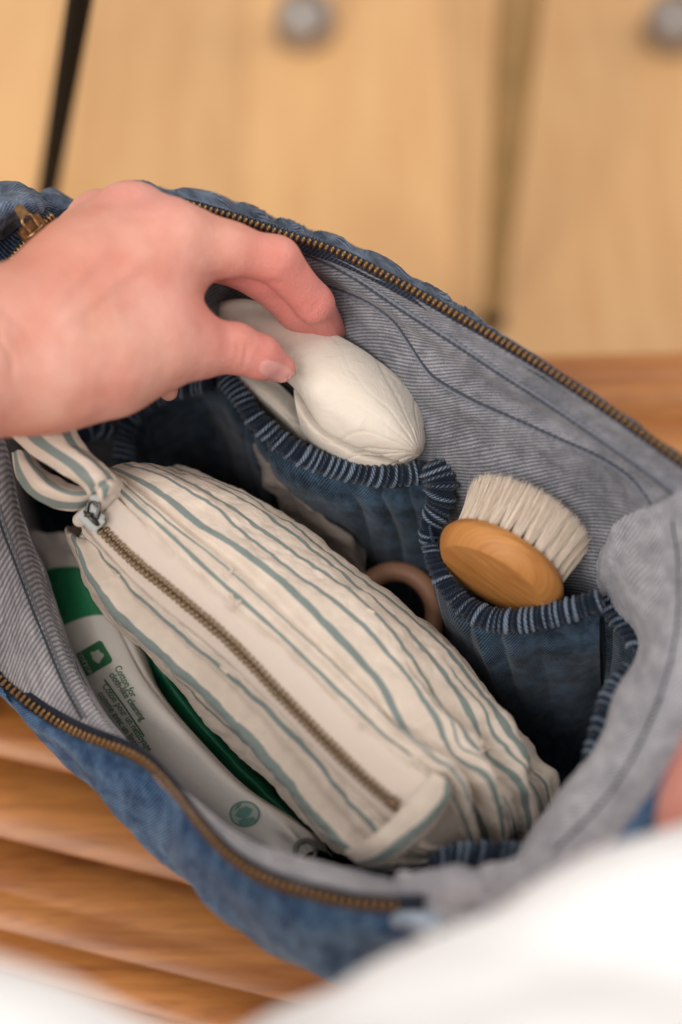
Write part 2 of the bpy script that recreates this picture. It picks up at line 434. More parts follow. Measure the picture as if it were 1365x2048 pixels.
# --- rim line of the back zip: (u, v, distance)
ZB = [(30, 505, .615), (75, 455, .625), (150, 425, .635), (240, 402, .635), (350, 405, .632), (450, 430, .628), (560, 467, .622), (680, 507, .615), (800, 567, .605),
      (920, 635, .592), (1040, 705, .578), (1180, 795, .562), (1300, 878, .550), (1420, 965, .540)]
def off(pts, dv, dd, du=0): return [(u+du, v+dv, d+dd) for u, v, d in pts]
# back wall lining: rows go from the rim down behind the pockets
def colz(i): return ZB[i]
top = off(ZB, 14, -.001)
r1 = [(40, 560, .625), (90, 510, .635), (160, 485, .645), (250, 470, .645), (360, 480, .642), (460, 490, .638), (560, 505, .630), (670, 545, .622), (785, 610, .612), (900, 680, .600), (1015, 752, .587), (1140, 830, .572), (1260, 910, .560), (1380, 1000, .550)]
r2 = [(60, 640, .64), (110, 600, .65), (180, 570, .66), (265, 560, .66), (370, 560, .658), (470, 565, .652), (560, 575, .645), (655, 605, .638), (760, 660, .628), (850, 755, .618), (950, 815, .602), (1085, 880, .588), (1225, 945, .574), (1350, 1070, .562)]
r3 = [(80, 720, .66), (130, 690, .67), (200, 670, .68), (285, 660, .68), (380, 660, .678), (480, 665, .672), (565, 680, .665), (650, 710, .656), (730, 760, .645), (820, 850, .634), (930, 910, .618), (1060, 975, .606), (1200, 1040, .592), (1330, 1170, .576)]
r4 = [(100, 820, .68), (150, 800, .69), (220, 780, .70), (305, 780, .70), (390, 780, .698), (490, 790, .692), (570, 810, .685), (640, 840, .675), (710, 880, .668), (810, 950, .655), (915, 1030, .645), (1030, 1100, .635), (1160, 1160, .618), (1290, 1290, .598)]
r5 = [(140, 980, .74), (190, 960, .75), (260, 950, .76), (335, 950, .76), (420, 960, .758), (510, 970, .75), (590, 990, .74), (660, 1020, .73), (730, 1080, .72), (820, 1160, .71), (920, 1240, .70), (1030, 1310, .69), (1140, 1360, .675), (1240, 1440, .65)]
def fold_disp(s, t, p):
    # soft fold of the lining between the two seams, deeper towards the right
    f = -.0028*np.exp(-((s-.31)/.05)**2)*np.clip((t-.45)*3, 0, 1)
    f += .0022*np.exp(-((s-.22)/.05)**2)
    # crumple above the brush pocket
    f += .004*np.exp(-((s-.60)/.07)**2-((t-.82)/.06)**2)-.003*np.exp(-((s-.52)/.05)**2-((t-.75)/.08)**2)
    return f
lin_p = Patch([top, r1, r2, r3, r4, r5], 150, 260, add(fold_disp, wr(.0016, 22, 3, 3), wr(.0004, 120, 5, 2)))
o = part(bag, 'back_lining', lin_p.mesh('back_lining'), m_lining); solid(o, .0012)
lb = lin_p.bvh()
# topstitched seams on the lining
def seam(parent, bvh, pts, m=120, r=.0007, lift=.0004, mat=None, name='seam', pitch=None, dv=0):
    a = np.array(pts, float); c = cr_matrix(len(a), m) @ a
    q = [hit(bvh, u, v+dv, lift) for u, v in c]; q = [x for x in q if x is not None]
    if len(q) < 4: return
    q = np.array([x[:] for x in q])
    d = resample(q); n = int(d[-1]/.0011); tt = np.linspace(0, d[-1], n)
    q = np.stack([np.interp(tt, d, q[:, k]) for k in range(3)], -1)
    k = np.ones(5)/5; qs = np.stack([np.convolve(np.pad(q[:, i], 2, 'edge'), k, 'valid') for i in range(3)], -1)
    rr = r*(.72+.42*np.abs(np.sin(np.arange(n)*math.pi/2.6)))
    return part(parent, name, tube_mesh(name, qs, rr, 8), mat or m_stitch)
seamA = [(560, 492), (620, 506), (700, 545), (800, 612), (900, 676), (1000, 742), (1100, 806), (1200, 874), (1300, 945), (1380, 1010)]
seamB = [(640, 572), (690, 590), (740, 612), (785, 645), (812, 682), (850, 740), (880, 768), (950, 808), (1040, 848), (1120, 884), (1200, 920), (1262, 962), (1305, 1020), (1340, 1095), (1370, 1170)]
seam(bag, gb, [(1330, 1040), (1345, 1150), (1340, 1280), (1305, 1400), (1255, 1500), (1190, 1590), (1105, 1680)], 120, .0006, mat=m_stitch_dark) if False else None
seam(bag, lb, seamA, 160, .0006); seam(bag, lb, seamA, 160, .0005, mat=m_stitch_dark, dv=8)
seam(bag, lb, seamB, 200, .0005); seam(bag, lb, seamB, 200, .0006, mat=m_stitch_dark, dv=-7, lift=-.0001)
# --- zip tape and teeth, back
tape = Patch([off(ZB, -12, .0005), off(ZB, 4, -.0012), off(ZB, 24, .0)], 10, 240)
o = part(bag, 'zipper_tape', tape.mesh('zipper_tape'), m_tape); solid(o, .001)
def tooth_mesh(name):
    bm = bmesh.new(); bmesh.ops.create_cube(bm, size=1)
    for v in bm.verts: v.co = Vector((v.co.x*.62, v.co.y*1.0, v.co.z*.62))
    bmesh.ops.bevel(bm, geom=bm.edges[:], offset=.13, segments=2, affect='EDGES')
    for v in bm.verts:
        if v.co.y > .2: v.co.x *= .72
    me = bpy.data.meshes.new(name); bm.to_mesh(me); bm.free(); me.polygons.foreach_set('use_smooth', [True]*len(me.polygons)); return me
tm = tooth_mesh('zipper_tooth'); tm.materials.append(m_brass)
def teeth(parent, c, pitch, size, count=None, name='zipper_tooth', me=None, lift=.001, flip=1, rise=0.0, jitter=.06, wide=1.0):
    d = resample(c); n = int(d[-1]/pitch); tt = (np.arange(n)+.5)*d[-1]/n
    q = np.stack([np.interp(tt, d, c[:, k]) for k in range(3)], -1); T, N, B = frames(q)
    for i in range(n):
        m4 = Matrix.Identity(4); s_ = size*(1+rng.uniform(-jitter, jitter)); y = Vector(B[i]*flip); x = Vector(T[i]); z = Vector(N[i])
        for k, (ax, sc) in enumerate(((x, s_*wide), (y, s_*1.15), (z, s_))):
            for r_ in range(3): m4[r_][k] = ax[r_]*sc
        p = Vector(q[i])+z*lift
        o = bpy.data.objects.new(name, me or tm); COL.objects.link(o); o.parent = parent
        m4.translation = p-parent.location; o.matrix_local = m4
cb = curve(off(ZB[2:], 0, -.0015), 300); teeth(bag, cb, .0028, .0030)
# --- outer shell, back: padded quilting seen as scallops above the zip
sh = [(150, 428, .645), (240, 368, .650), (340, 374, .648), (440, 392, .645), (560, 438, .640), (690, 480, .632), (800, 538, .622), (920, 608, .608), (1040, 705, .592), (1180, 797, .575), (1300, 880, .560), (1420, 968, .550)]
zb2 = [ZB[2], ZB[3], ZB[4], ZB[5], ZB[6], ZB[7], ZB[8], ZB[9], ZB[10], ZB[11], ZB[12], ZB[13]]
def drop(row, h, back): return [V3(p)+Vector((0, back, -h)) for p in row]
def quilt(s, t, p):
    x = p.uv[..., 0]/.024+.2*np.sin(p.uv[..., 0]*60); y = p.uv[..., 1]/.022
    q = np.abs(np.sin(math.pi*(x+y*.5)))*np.abs(np.sin(math.pi*(x-y*.5)))
    return (.0045+.002*np.sin(x*1.7))*q**.6*np.clip(s*8, 0, 1)
bo = Patch([off(zb2, -6, .001), sh, drop(sh, .035, .022), drop(sh, .10, .03), drop(sh, .19, .0)], 90, 300, add(quilt, wr(.0008, 50, 2)))
o = part(bag, 'back_shell', bo.mesh('back_shell'), m_outer_dark); solid(o, .0015)

# --- front rim
ZF = [(-60, 1300, .615), (0, 1357, .605), (60, 1407, .598), (120, 1447, .59), (180, 1476, .578), (250, 1502, .565), (300, 1532, .555), (350, 1585, .545), (400, 1650, .533),
      (450, 1705, .522), (500, 1742, .514), (560, 1770, .506), (640, 1792, .498), (720, 1808, .492), (800, 1813, .488), (850, 1812, .487)]
inn = [(-45, 850, .625), (4, 900, .628), (40, 1040, .63), (80, 1150, .63), (112, 1245, .625), (150, 1335, .612), (198, 1425, .597), (252, 1490, .58), (318, 1545, .563),
       (385, 1602, .548), (445, 1652, .535), (510, 1690, .525), (590, 1716, .517), (680, 1738, .512), (780, 1762, .508), (845, 1783, .503)]
mid = [((a[0]*.5+b[0]*.5)+(0), (a[1]*.5+b[1]*.5), (a[2]*.5+b[2]*.5)-.003) for a, b in zip(ZF, inn)]
inn2 = [(u+10, v-3, d+.012) for u, v, d in inn]
deep = [(u+26, v+25, d+.085) for u, v, d in inn]
deep2 = [(u+70, v+60, d+.16) for u, v, d in inn]
def fdisp(s, t, p): return -.002*np.exp(-((t-.36)/.05)**2)*np.exp(-((s-.3)/.2)**2)+.0015*np.sin(t*40)*np.exp(-((s-.35)/.15)**2)*np.clip((t-.5)*3, 0, 1)
fp = Patch([off(ZF, -12, -.0005), mid, inn, inn2, deep, deep2], 130, 240, add(fdisp, wr(.0014, 25, 8), wr(.0004, 110, 4, 2)))
o = part(bag, 'front_lining', fp.mesh('front_lining'), m_lining_lit); solid(o, .0012)
fb = fp.bvh()
sm = [(-10, 1010), (5, 1060), (30, 1125), (60, 1205), (95, 1290), (128, 1370), (165, 1440)]
seam(bag, fb, sm, 80, .0005, mat=m_stitch_dark); seam(bag, fb, [(u+8, v-3) for u, v in sm], 80, .0005)
tape = Patch([off(ZF, 14, .001), off(ZF, -2, -.0014), off(ZF, -24, .0)], 10, 240)
o = part(bag, 'zipper_tape', tape.mesh('zipper_tape'), m_tape); solid(o, .001)
cf = curve(off(ZF[:-1], 0, -.0018), 300); teeth(bag, cf, .0029, .0031, flip=-1)
# front outer shell: bulges out below the zip, edge line then turns under down to the seat
low = [(-90, 1300, .63), (-10, 1372, .62), (50, 1440, .614), (110, 1503, .606), (170, 1565, .596), (235, 1628, .586), (290, 1680, .578), (345, 1735, .568), (405, 1795, .556),
       (465, 1848, .546), (530, 1895, .537), (595, 1932, .529), (655, 1956, .522), (740, 1940, .514), (820, 1905, .508), (880, 1880, .505)]
mid2 = [(a[0]*.5+b[0]*.5-6, a[1]*.5+b[1]*.5+2, (a[2]+b[2])*.5-.008) for a, b in zip(ZF, low)]
und = [V3((u+20, v-22, d+.03)) for u, v, d in low]; 
und2 = [Vector((p.x*.8, p.y+.02, Z_SEAT+.006)) for p in und]
def fs(s, t, p):
    a = np.clip((s-.02)*10, 0, 1)*np.clip((.62-s)*8, 0, 1)
    x = p.uv[..., 0]/.034; y = p.uv[..., 1]/.030
    q = (np.abs(np.sin(math.pi*(x+y*.45)))*np.abs(np.sin(math.pi*(x-y*.45))))**.55
    return a*(.0007*q+.0010*np.sin(x*4+2*np.sin(y*3)))
fo = Patch([off(ZF, 8, .001), mid2, low, und, und2], 130, 320, add(fs, wr(.0016, 45, 12)))
o = part(bag, 'front_shell', fo.mesh('front_shell'), m_outer); solid(o, .0015)

# --- right end: the rim folds over towards us, wide grey band
g0 = [(1390, 965, .540), (1430, 1120, .520), (1420, 1300, .505), (1380, 1450, .497), (1318, 1560, .492), (1255, 1650, .489), (1180, 1740, .486), (1080, 1820, .484), (970, 1870, .483), (870, 1862, .485), (812, 1832, .487)]
g1 = [(1350, 985, .550), (1375, 1130, .532), (1370, 1300, .515), (1335, 1440, .505), (1275, 1550, .499), (1210, 1635, .495), (1130, 1715, .492), (1035, 1780, .490), (940, 1815, .490), (860, 1808, .492), (815, 1795, .494)]
g2 = [(1300, 1010, .566), (1310, 1150, .548), (1310, 1300, .533), (1280, 1410, .522), (1238, 1500, .514), (1180, 1580, .508), (1090, 1660, .503), (1010, 1735, .500), (930, 1752, .500), (850, 1752, .502), (800, 1762, .503)]
g3 = [(1228, 1035, .592), (1224, 1140, .586), (1282, 1280, .560), (1243, 1370, .548), (1216, 1470, .535), (1165, 1560, .525), (1065, 1668, .517), (1020, 1748, .513), (930, 1740, .512), (850, 1738, .513), (790, 1745, .513)]
g4 = [(1200, 1060, .612), (1200, 1190, .612), (1262, 1300, .605), (1225, 1390, .600), (1190, 1490, .59), (1130, 1580, .58), (1045, 1690, .57), (1000, 1765, .56), (920, 1760, .56), (840, 1765, .56), (785, 1775, .56)]
def gd(s, t, p):
    f = .0030*np.sin(t*26+1)*np.exp(-((s-.55)/.25)**2)*np.clip((t-.35)*3, .15, 1)
    return f+.004*np.exp(-((t-.80)/.03)**2)*np.exp(-((s-.4)/.3)**2)*-1
gp = Patch([g0, g1, g2, g3, g4], 110, 260, add(gd, wr(.0042, 26, 21), wr(.0012, 90, 6, 2)))
o = part(bag, 'side_lining', gp.mesh('side_lining'), m_lining_lit); solid(o, .0012)
gb = gp.bvh()
seam(bag, gb, [(1345, 1040), (1358, 1150), (1350, 1280), (1318, 1400), (1262, 1520), (1200, 1610), (1110, 1700)], 120, .0005, mat=m_stitch_dark)

gs0 = [V3(p) for p in g0]
gs1 = [V3((u+38, v+18, d+.003)) for u, v, d in g0]; gs2 = [V3((u+58, v+32, d+.03)) for u, v, d in g0]
gs3 = [Vector((p.x*.92, p.y*.95, Z_SEAT+.006)) for p in gs2]
go = Patch([gs0, gs1, gs2, gs3], 70, 260, wr(.002, 40, 31))
o = part(bag, 'side_shell', go.mesh('side_shell'), m_outer); solid(o, .0015)
# bag bottom/inside: dark bowl
bw = [[(u*.96+20, v, d+.02) for u, v, d in [(60, 700, .70), (300, 760, .72), (600, 850, .72), (900, 1050, .70), (1200, 1250, .67)]],
      [(40, 900, .74), (300, 950, .78), (600, 1050, .79), (900, 1200, .78), (1200, 1400, .70)],
      [(40, 1100, .74), (300, 1200, .80), (600, 1300, .79), (900, 1450, .76), (1170, 1540, .68)],
      [(100, 1250, .72), (300, 1400, .74), (600, 1550, .73), (800, 1650, .70), (1080, 1660, .65)],
      [(140, 1330, .68), (300, 1480, .67), (560, 1650, .64), (760, 1740, .61), (1020, 1740, .60)]]
bwp = Patch(bw, 60, 80, wr(.003, 20, 9)); bwp.A[..., 2] = np.maximum(bwp.A[..., 2], Z_SEAT+.010+.002*bwp.s)
o = part(bag, 'bag_bottom', bwp.mesh('bag_bottom'), m_navy)

# --- gathered elastic casings
def gather(parent, pts, r, n, slant=.35, amp=.28, flat=.7, seed=0, k=28, m=None, name='elastic_casing'):
    n = int(n*1.22); r = np.asarray(r, float)*.90; m = m or n*9; base = curve(pts, m); d = resample(base); ss = d/d[-1]
    nz = fbm(st(ss*n*.6, ss*0, seed), 2, seed); w = n*ss+nz*.45
    T, N, B = frames(base); a = np.linspace(0, 2*np.pi, k, endpoint=False)
    ra = np.interp(ss, np.linspace(0, 1, len(r)), r) if np.ndim(r) else np.full(m, r)
    ph = w[:, None]+slant*np.cos(a+.5)[None]+.10*np.sin(2*a+seed)[None]
    fr = ph % 1.0
    ridge = np.clip(np.sin(np.pi*np.clip(fr/.86, 0, 1)), 0, 1)**.55
    ran = .75+.5*rng.random(n*3+8); hh = ran[np.clip(np.floor(ph).astype(int)+3, 0, len(ran)-1)]
    R = ra[:, None]*(1-amp+amp*ridge*hh)+ra[:, None]*.05*fbm(np.stack([np.repeat(ss[:, None]*n*2, k, 1), np.repeat(a[None], m, 0)*1.2, np.zeros((m, k))+seed], -1), 2, seed+4)
    env = np.clip(np.minimum(ss, 1-ss)*n/1.2+.5, 0, 1)[:, None]; R = R*env
    A = base[:, None]+R[..., None]*(np.cos(a)[None, :, None]*B[:, None]+flat*np.sin(a)[None, :, None]*N[:, None])
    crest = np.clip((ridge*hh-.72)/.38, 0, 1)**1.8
    uv = np.stack([np.repeat(d[:, None], k, 1), np.repeat((a*ra.mean())[None], m, 0)], -1)
    return part(parent, name, grid_mesh(name, A, uv, {'crest': crest}, True), m_ruffle)
def pk(mm): return mm/1000.0
# pocket panels (rows from the elastic down)
def pdisp(n, amp, dec=2.6, seed=0):
    def g(s, t, p):
        ph = t*n+.5*np.sin(t*7+seed)+.25*s*np.sin(t*5+seed)+.6*fbm(st(t*4, s*2, seed), 2, seed)
        return amp*np.exp(-dec*s)*(np.abs(np.sin(np.pi*ph))**.8-.5)*np.clip(s*14+.25, 0, 1)
    return g
pb_t = [(505, 812, .652), (548, 868, .648), (600, 908, .645), (670, 940, .642), (740, 958, .640), (800, 965, .638), (858, 958, .636)]
pb_m = [(528, 900, .662), (560, 955, .658), (612, 990, .655), (680, 1010, .652), (745, 1030, .650), (805, 1035, .648), (862, 1030, .646)]
pb_b = [(600, 1010, .72), (640, 1070, .72), (690, 1110, .72), (740, 1160, .72), (780, 1210, .72), (830, 1240, .715), (880, 1250, .71)]
pb_c = [(640, 1150, .77), (690, 1200, .77), (740, 1260, .77), (780, 1300, .77), (820, 1330, .76), (870, 1360, .755), (920, 1370, .75)]
pan = Patch([pb_t, pb_m, pb_b, pb_c], 120, 160, add(pdisp(4, .007, 2.2, 1), wr(.0014, 40, 41)))
pB = part(bag, 'pocket_panel', pan.mesh('pocket_panel', {}), m_navy, label='dark denim pocket that holds the white nappy'); solid(pB, .001)
pa_t = [(245, 915, .70), (252, 850, .70), (285, 806, .695), (340, 782, .69), (400, 768, .682), (440, 762, .672), (485, 800, .662), (515, 832, .658)]
pa_m = [(262, 960, .715), (285, 890, .712), (320, 850, .708), (370, 830, .702), (420, 822, .695), (462, 840, .688), (490, 880, .680), (520, 930, .68)]
pa_b = [(300, 1060, .77), (340, 1010, .77), (380, 1000, .77), (420, 1010, .77), (470, 1020, .77), (520, 1040, .76), (560, 1070, .755), (600, 1120, .75)]
pa_c = [(340, 1160, .80), (380, 1130, .80), (420, 1120, .80), (460, 1140, .80), (510, 1160, .80), (560, 1180, .80), (620, 1220, .79), (700, 1260, .78)]
pan = Patch([pa_t, pa_m, pa_b, pa_c], 100, 150, add(pdisp(3, .010, 2.0, 5), wr(.002, 30, 42)))
pA = part(bag, 'pocket_panel', pan.mesh('pocket_panel'), m_navy, label='dark denim pocket half hidden by the hand'); solid(pA, .001)
pc_t = [(858, 1050, 0.626), (868, 1120, 0.623), (890, 1180, 0.619), (930, 1228, 0.614), (990, 1254, 0.608), (1060, 1250, 0.602), (1130, 1238, 0.596), (1200, 1215, 0.591)]
pc_m = [(862, 1130, 0.638), (885, 1210, 0.636), (915, 1265, 0.632), (955, 1305, 0.626), (1010, 1325, 0.620), (1075, 1320, 0.614), (1140, 1310, 0.608), (1200, 1300, 0.603)]
pc_b = [(880, 1230, .695), (915, 1320, .69), (955, 1380, .685), (1000, 1430, .678), (1050, 1450, .668), (1100, 1450, .66), (1150, 1440, .655), (1205, 1410, .650)]
pc_c = [(920, 1330, .74), (970, 1430, .735), (1020, 1490, .73), (1060, 1540, .72), (1100, 1580, .71), (1130, 1610, .70), (1160, 1600, .69), (1200, 1560, .68)]
def pcd(s, t, p):
    f = pdisp(3.5, .005, 2.2, 9)(s, t, p)
    f += .0035*np.exp(-((t-.50-.04*s)/.035)**2)*np.exp(-((s-.35)/.25)**2)-.003*np.exp(-((t-.57)/.03)**2)*np.exp(-((s-.2)/.2)**2)
    return f
pan = Patch([pc_t, pc_m, pc_b, pc_c], 130, 170, add(pcd, wr(.0014, 40, 43)))
pC = part(bag, 'pocket_panel', pan.mesh('pocket_panel'), m_navy, label='dark denim pocket that holds the wooden brush'); solid(pC, .001)
pcb = pan.bvh()
seam(bag, pcb, [(866, 1110), (876, 1190), (900, 1270), (940, 1350)], 80, .0005, mat=m_stitch, name='edge_stitching')
pd_t = [(1200, 1215, .603), (1225, 1235, .598), (1255, 1268, .592), (1280, 1300, .585)]
pd_m = [(1205, 1290, .62), (1225, 1320, .615), (1240, 1350, .61), (1255, 1380, .603)]
pd_b = [(1200, 1400, .66), (1205, 1440, .65), (1205, 1480, .645), (1200, 1520, .64)]
pd_c = [(1150, 1500, .70), (1155, 1550, .69), (1150, 1600, .68), (1140, 1640, .67)]
pan = Patch([pd_t, pd_m, pd_b, pd_c], 80, 60, add(pdisp(2, .004, 2, 11), wr(.0014, 40, 44)))
pD = part(bag, 'pocket_panel', pan.mesh('pocket_panel'), m_navy, label='narrow dark denim pocket at the right end of the bag'); solid(pD, .001)
# elastics
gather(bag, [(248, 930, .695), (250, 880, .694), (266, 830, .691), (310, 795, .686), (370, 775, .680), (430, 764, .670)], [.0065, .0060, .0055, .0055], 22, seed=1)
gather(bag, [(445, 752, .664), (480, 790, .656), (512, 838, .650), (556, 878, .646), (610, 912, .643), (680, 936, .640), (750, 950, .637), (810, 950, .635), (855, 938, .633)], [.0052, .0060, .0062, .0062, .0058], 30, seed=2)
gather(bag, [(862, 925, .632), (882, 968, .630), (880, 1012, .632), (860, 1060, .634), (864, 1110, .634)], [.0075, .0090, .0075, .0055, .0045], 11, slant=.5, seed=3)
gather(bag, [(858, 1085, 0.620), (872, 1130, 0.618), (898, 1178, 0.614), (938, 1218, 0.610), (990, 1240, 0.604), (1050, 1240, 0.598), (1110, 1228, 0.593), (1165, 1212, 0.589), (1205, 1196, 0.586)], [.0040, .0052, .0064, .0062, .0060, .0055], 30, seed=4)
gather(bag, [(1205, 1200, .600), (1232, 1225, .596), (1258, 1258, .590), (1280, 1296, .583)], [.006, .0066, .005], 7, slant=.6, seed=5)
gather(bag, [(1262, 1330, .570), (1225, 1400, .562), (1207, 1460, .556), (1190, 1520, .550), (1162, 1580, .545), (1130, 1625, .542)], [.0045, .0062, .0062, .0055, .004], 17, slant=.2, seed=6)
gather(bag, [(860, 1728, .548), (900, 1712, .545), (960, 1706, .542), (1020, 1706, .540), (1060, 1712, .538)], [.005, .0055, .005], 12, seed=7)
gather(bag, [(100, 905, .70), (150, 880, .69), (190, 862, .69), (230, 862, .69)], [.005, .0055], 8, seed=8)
# piping cord in the corner fold, metal ring and slider
o = part(bag, 'snap_ring', tube_mesh('snap_ring', np.array([(P(612, 1702, .575)+Vector((math.cos(q)*.0042, math.sin(q)*.0042, 0)))[:] for q in np.linspace(0, 2*np.pi, 28)]), .0011, 8), m_chrome)
# zip slider at the left end
def blob(name, parent, prims, h, mat, k=.001, sm=2, disp=None, **kw):
    pts = np.array([q[:] for a in prims for q in (a[0], a[1])]); rad = max(max(a[2], a[3]) for a in prims)+k+2*h
    lo, hi = pts.min(0)-rad, pts.max(0)+rad
    def f(p):
        d = None
        for a in prims:
            c = cone(p, *a[:4]); kk = a[4] if len(a) > 4 else k
            d = c if d is None else smin(d, c, kk)
        return d
    v, fa = surface_nets(f, lo, hi, h); v = smooth_verts(v, fa, sm)
    if disp: v = v+vert_normals(v, fa)*disp(v)[:, None]
    me = raw_mesh(name, v, fa)
    return (part(parent, name, me, mat, **kw), v, fa)
def box_at(parent, name, c, x, y, z, size, mat, bev=.0004, taper=1.0, seg=2):
    """bevelled block with its own axes x (length), y (width), z (height, towards the viewer)"""
    bm = bmesh.new(); bmesh.ops.create_cube(bm, size=1)
    for v in bm.verts: v.co = Vector((v.co.x*size[0], v.co.y*size[1]*(taper if v.co.x > 0 else 1), v.co.z*size[2]))
    bmesh.ops.bevel(bm, geom=bm.edges[:], offset=bev, segments=seg, affect='EDGES')
    m3 = Matrix((x, y, z)).transposed()
    for v in bm.verts: v.co = c+m3 @ v.co
    me = bpy.data.meshes.new(name); bm.to_mesh(me); bm.free(); return part(parent, name, me, mat, False)
def slider(parent, c, ang, tilt, L, Wd, mat, pull_ang, pull_len):
    """zip slider: two plates, bridge, hinged pull"""
    z = (-ray(*proj1(c))).normalized(); z = (z+RT*tilt).normalized(); x = (RT*math.cos(ang)-UPV*math.sin(ang)); x = (x-z*x.dot(z)).normalized(); y = z.cross(x)
    box_at(parent, 'slider_plate', c, x, y, z, (L, Wd, .0010), mat, .0004, .72)
    box_at(parent, 'slider_plate', c-z*.0034, x, y, z, (L, Wd, .0010), mat, .0004, .72)
    box_at(parent, 'slider_post', c-z*.0017+x*L*.25, x, y, z, (L*.25, Wd*.2, .0034), mat)
    for sg in (-1, 1): box_at(parent, 'slider_flange', c-z*.0004+y*sg*Wd*.44, x, y, z, (L*.8, .0008, .0020), mat)
    br = np.array([(c+x*(L*.36*math.cos(q))+z*(.0005+.0024*math.sin(q)))[:] for q in np.linspace(0, math.pi, 14)])
    part(parent, 'slider_bridge', tube_mesh('slider_bridge', br, .0009, 8), mat)
    d = (RT*math.cos(pull_ang)-UPV*math.sin(pull_ang)); d = (d-z*d.dot(z)*.8).normalized(); w = z.cross(d).normalized(); p0 = c+z*.0020
    loop = [p0+w*.0022, p0+d*.006+w*.0024, p0+d*.0075+w*.0, p0+d*.006-w*.0024, p0-w*.0022]
    part(parent, 'pull_ring', tube_mesh('pull_ring', curve(loop, 26), .0007, 8), mat)
    box_at(parent, 'pull_tab', p0+d*(.0068+pull_len/2), d, w, z, (pull_len, .0050, .0013), mat, .0005, .7)
def proj1(p):
    q = p-C0; d = q.dot(F); return (682.5+q.dot(RT)/d*1024/HALF, 1024-q.dot(UPV)/d*1024/HALF)
slider(bag, P(70, 462, .598), 2.45, .3, .0120, .0100, m_brass, -2.3, .006)
part(bag, 'zipper_end_teeth', tube_mesh('zipper_end_teeth', curve([(105, 430, .606), (72, 466, .606), (40, 500, .608), (10, 540, .612), (-30, 600, .62)], 90), .0016*(1+.4*np.sign(np.sin(np.arange(90)*1.6))), 8, .6), m_brass)
gather_left = Patch([[(-70, 420, .63), (-20, 375, .635), (30, 362, .635), (75, 372, .63), (95, 400, .62)], [(-70, 460, .60), (-20, 415, .60), (30, 400, .60), (68, 405, .60), (88, 425, .605)], [(-70, 500, .60), (-20, 460, .605), (20, 445, .61), (50, 440, .61), (80, 445, .615)], [(-70, 540, .64), (-20, 500, .64), (20, 480, .64), (50, 470, .64), (80, 470, .64)]], 50, 70, add(wr(.004, 60, 51), wr(.002, 120, 52)))
o = part(bag, 'folded_handle', gather_left.mesh('folded_handle'), m_outer_dark, label='pale faded denim fold beside the brass slider'); solid(o, .003)
lf = Patch([[(-80, 560, .63), (0, 545, .628), (60, 470, .632), (110, 425, .637), (150, 412, .64)], [(-80, 480, .625), (0, 470, .628), (60, 420, .632), (100, 385, .64), (145, 400, .648)], [(-80, 440, .66), (0, 425, .66), (60, 400, .66), (105, 380, .67), (150, 405, .67)], [(-80, 500, .76), (0, 500, .76), (60, 480, .76), (105, 460, .76), (150, 460, .76)]], 60, 60, wr(.0025, 45, 55))
o = part(bag, 'end_shell', lf.mesh('end_shell'), m_outer_dark); solid(o, .0015)
lw = Patch([[(-140, 480, .64), (-100, 700, .64), (-70, 900, .64), (-30, 1000, .64)], [(0, 540, .66), (10, 700, .70), (20, 850, .70), (30, 950, .69)], [(90, 600, .70), (110, 760, .74), (120, 880, .76), (110, 1000, .76)]], 50, 60, wr(.003, 30, 56))
o = part(bag, 'end_lining', lw.mesh('end_lining'), m_lining_lit); solid(o, .0012)

m_fold = cloth('grey_lining_fold', (128, 128, 136), (176, 175, 182), 700, .95, .5, 60, .2)
def lump(v): return .0016*fbm(v*70, 3, 131)+.0004*fbm(v*300, 2, 132)
blob('lining_fold', bag, [(P(835, 1790, .500), P(910, 1782, .499), 34*PX(.5), 44*PX(.5)), (P(910, 1782, .499), P(990, 1778, .498), 44*PX(.5), 34*PX(.5)), (P(800, 1772, .506), P(835, 1790, .500), 20*PX(.5), 34*PX(.5))], .0012, m_fold, .006, 2, lump)
m_worn = cloth('worn_pale_denim', (96, 122, 152), (188, 200, 214), 500, .95, .5, 90, .2)
blob('worn_corner', bag, [(P(800, 1840, .488), P(858, 1856, .486), 20*PX(.5), 26*PX(.5))], .0012, m_worn, .006, 2, lump)

er = [V3(p) for p in [(-95, 1290, .632), (-120, 1240, .630), (-185, 1110, .632), (-205, 900, .636), (-185, 680, .640), (-120, 520, .642), (-30, 425, .648), (150, 415, .655)]]
er_out = [p+Vector((-.012, 0, 0)) for p in er]
ep = Patch([er, [p+Vector((-.016, 0, -.03)) for p in er], [p+Vector((-.02, 0, -.10)) for p in er], [Vector((p.x+.01, p.y, Z_SEAT+.006)) for p in er]], 60, 120, add(wr(.004, 30, 57), wr(.001, 90, 58)))
o = part(bag, 'end_panel', ep.mesh('end_panel'), m_outer_dark); solid(o, .0018, 1 if False else -1)
el = Patch([er, [p+Vector((.006, 0, -.025)) for p in er], [p+Vector((.02, 0, -.09)) for p in er], [Vector((p.x+.035, p.y, Z_SEAT+.012)) for p in er]], 60, 120, wr(.003, 30, 59))
o = part(bag, 'end_lining', el.mesh('end_lining'), m_lining_lit); solid(o, .0012)
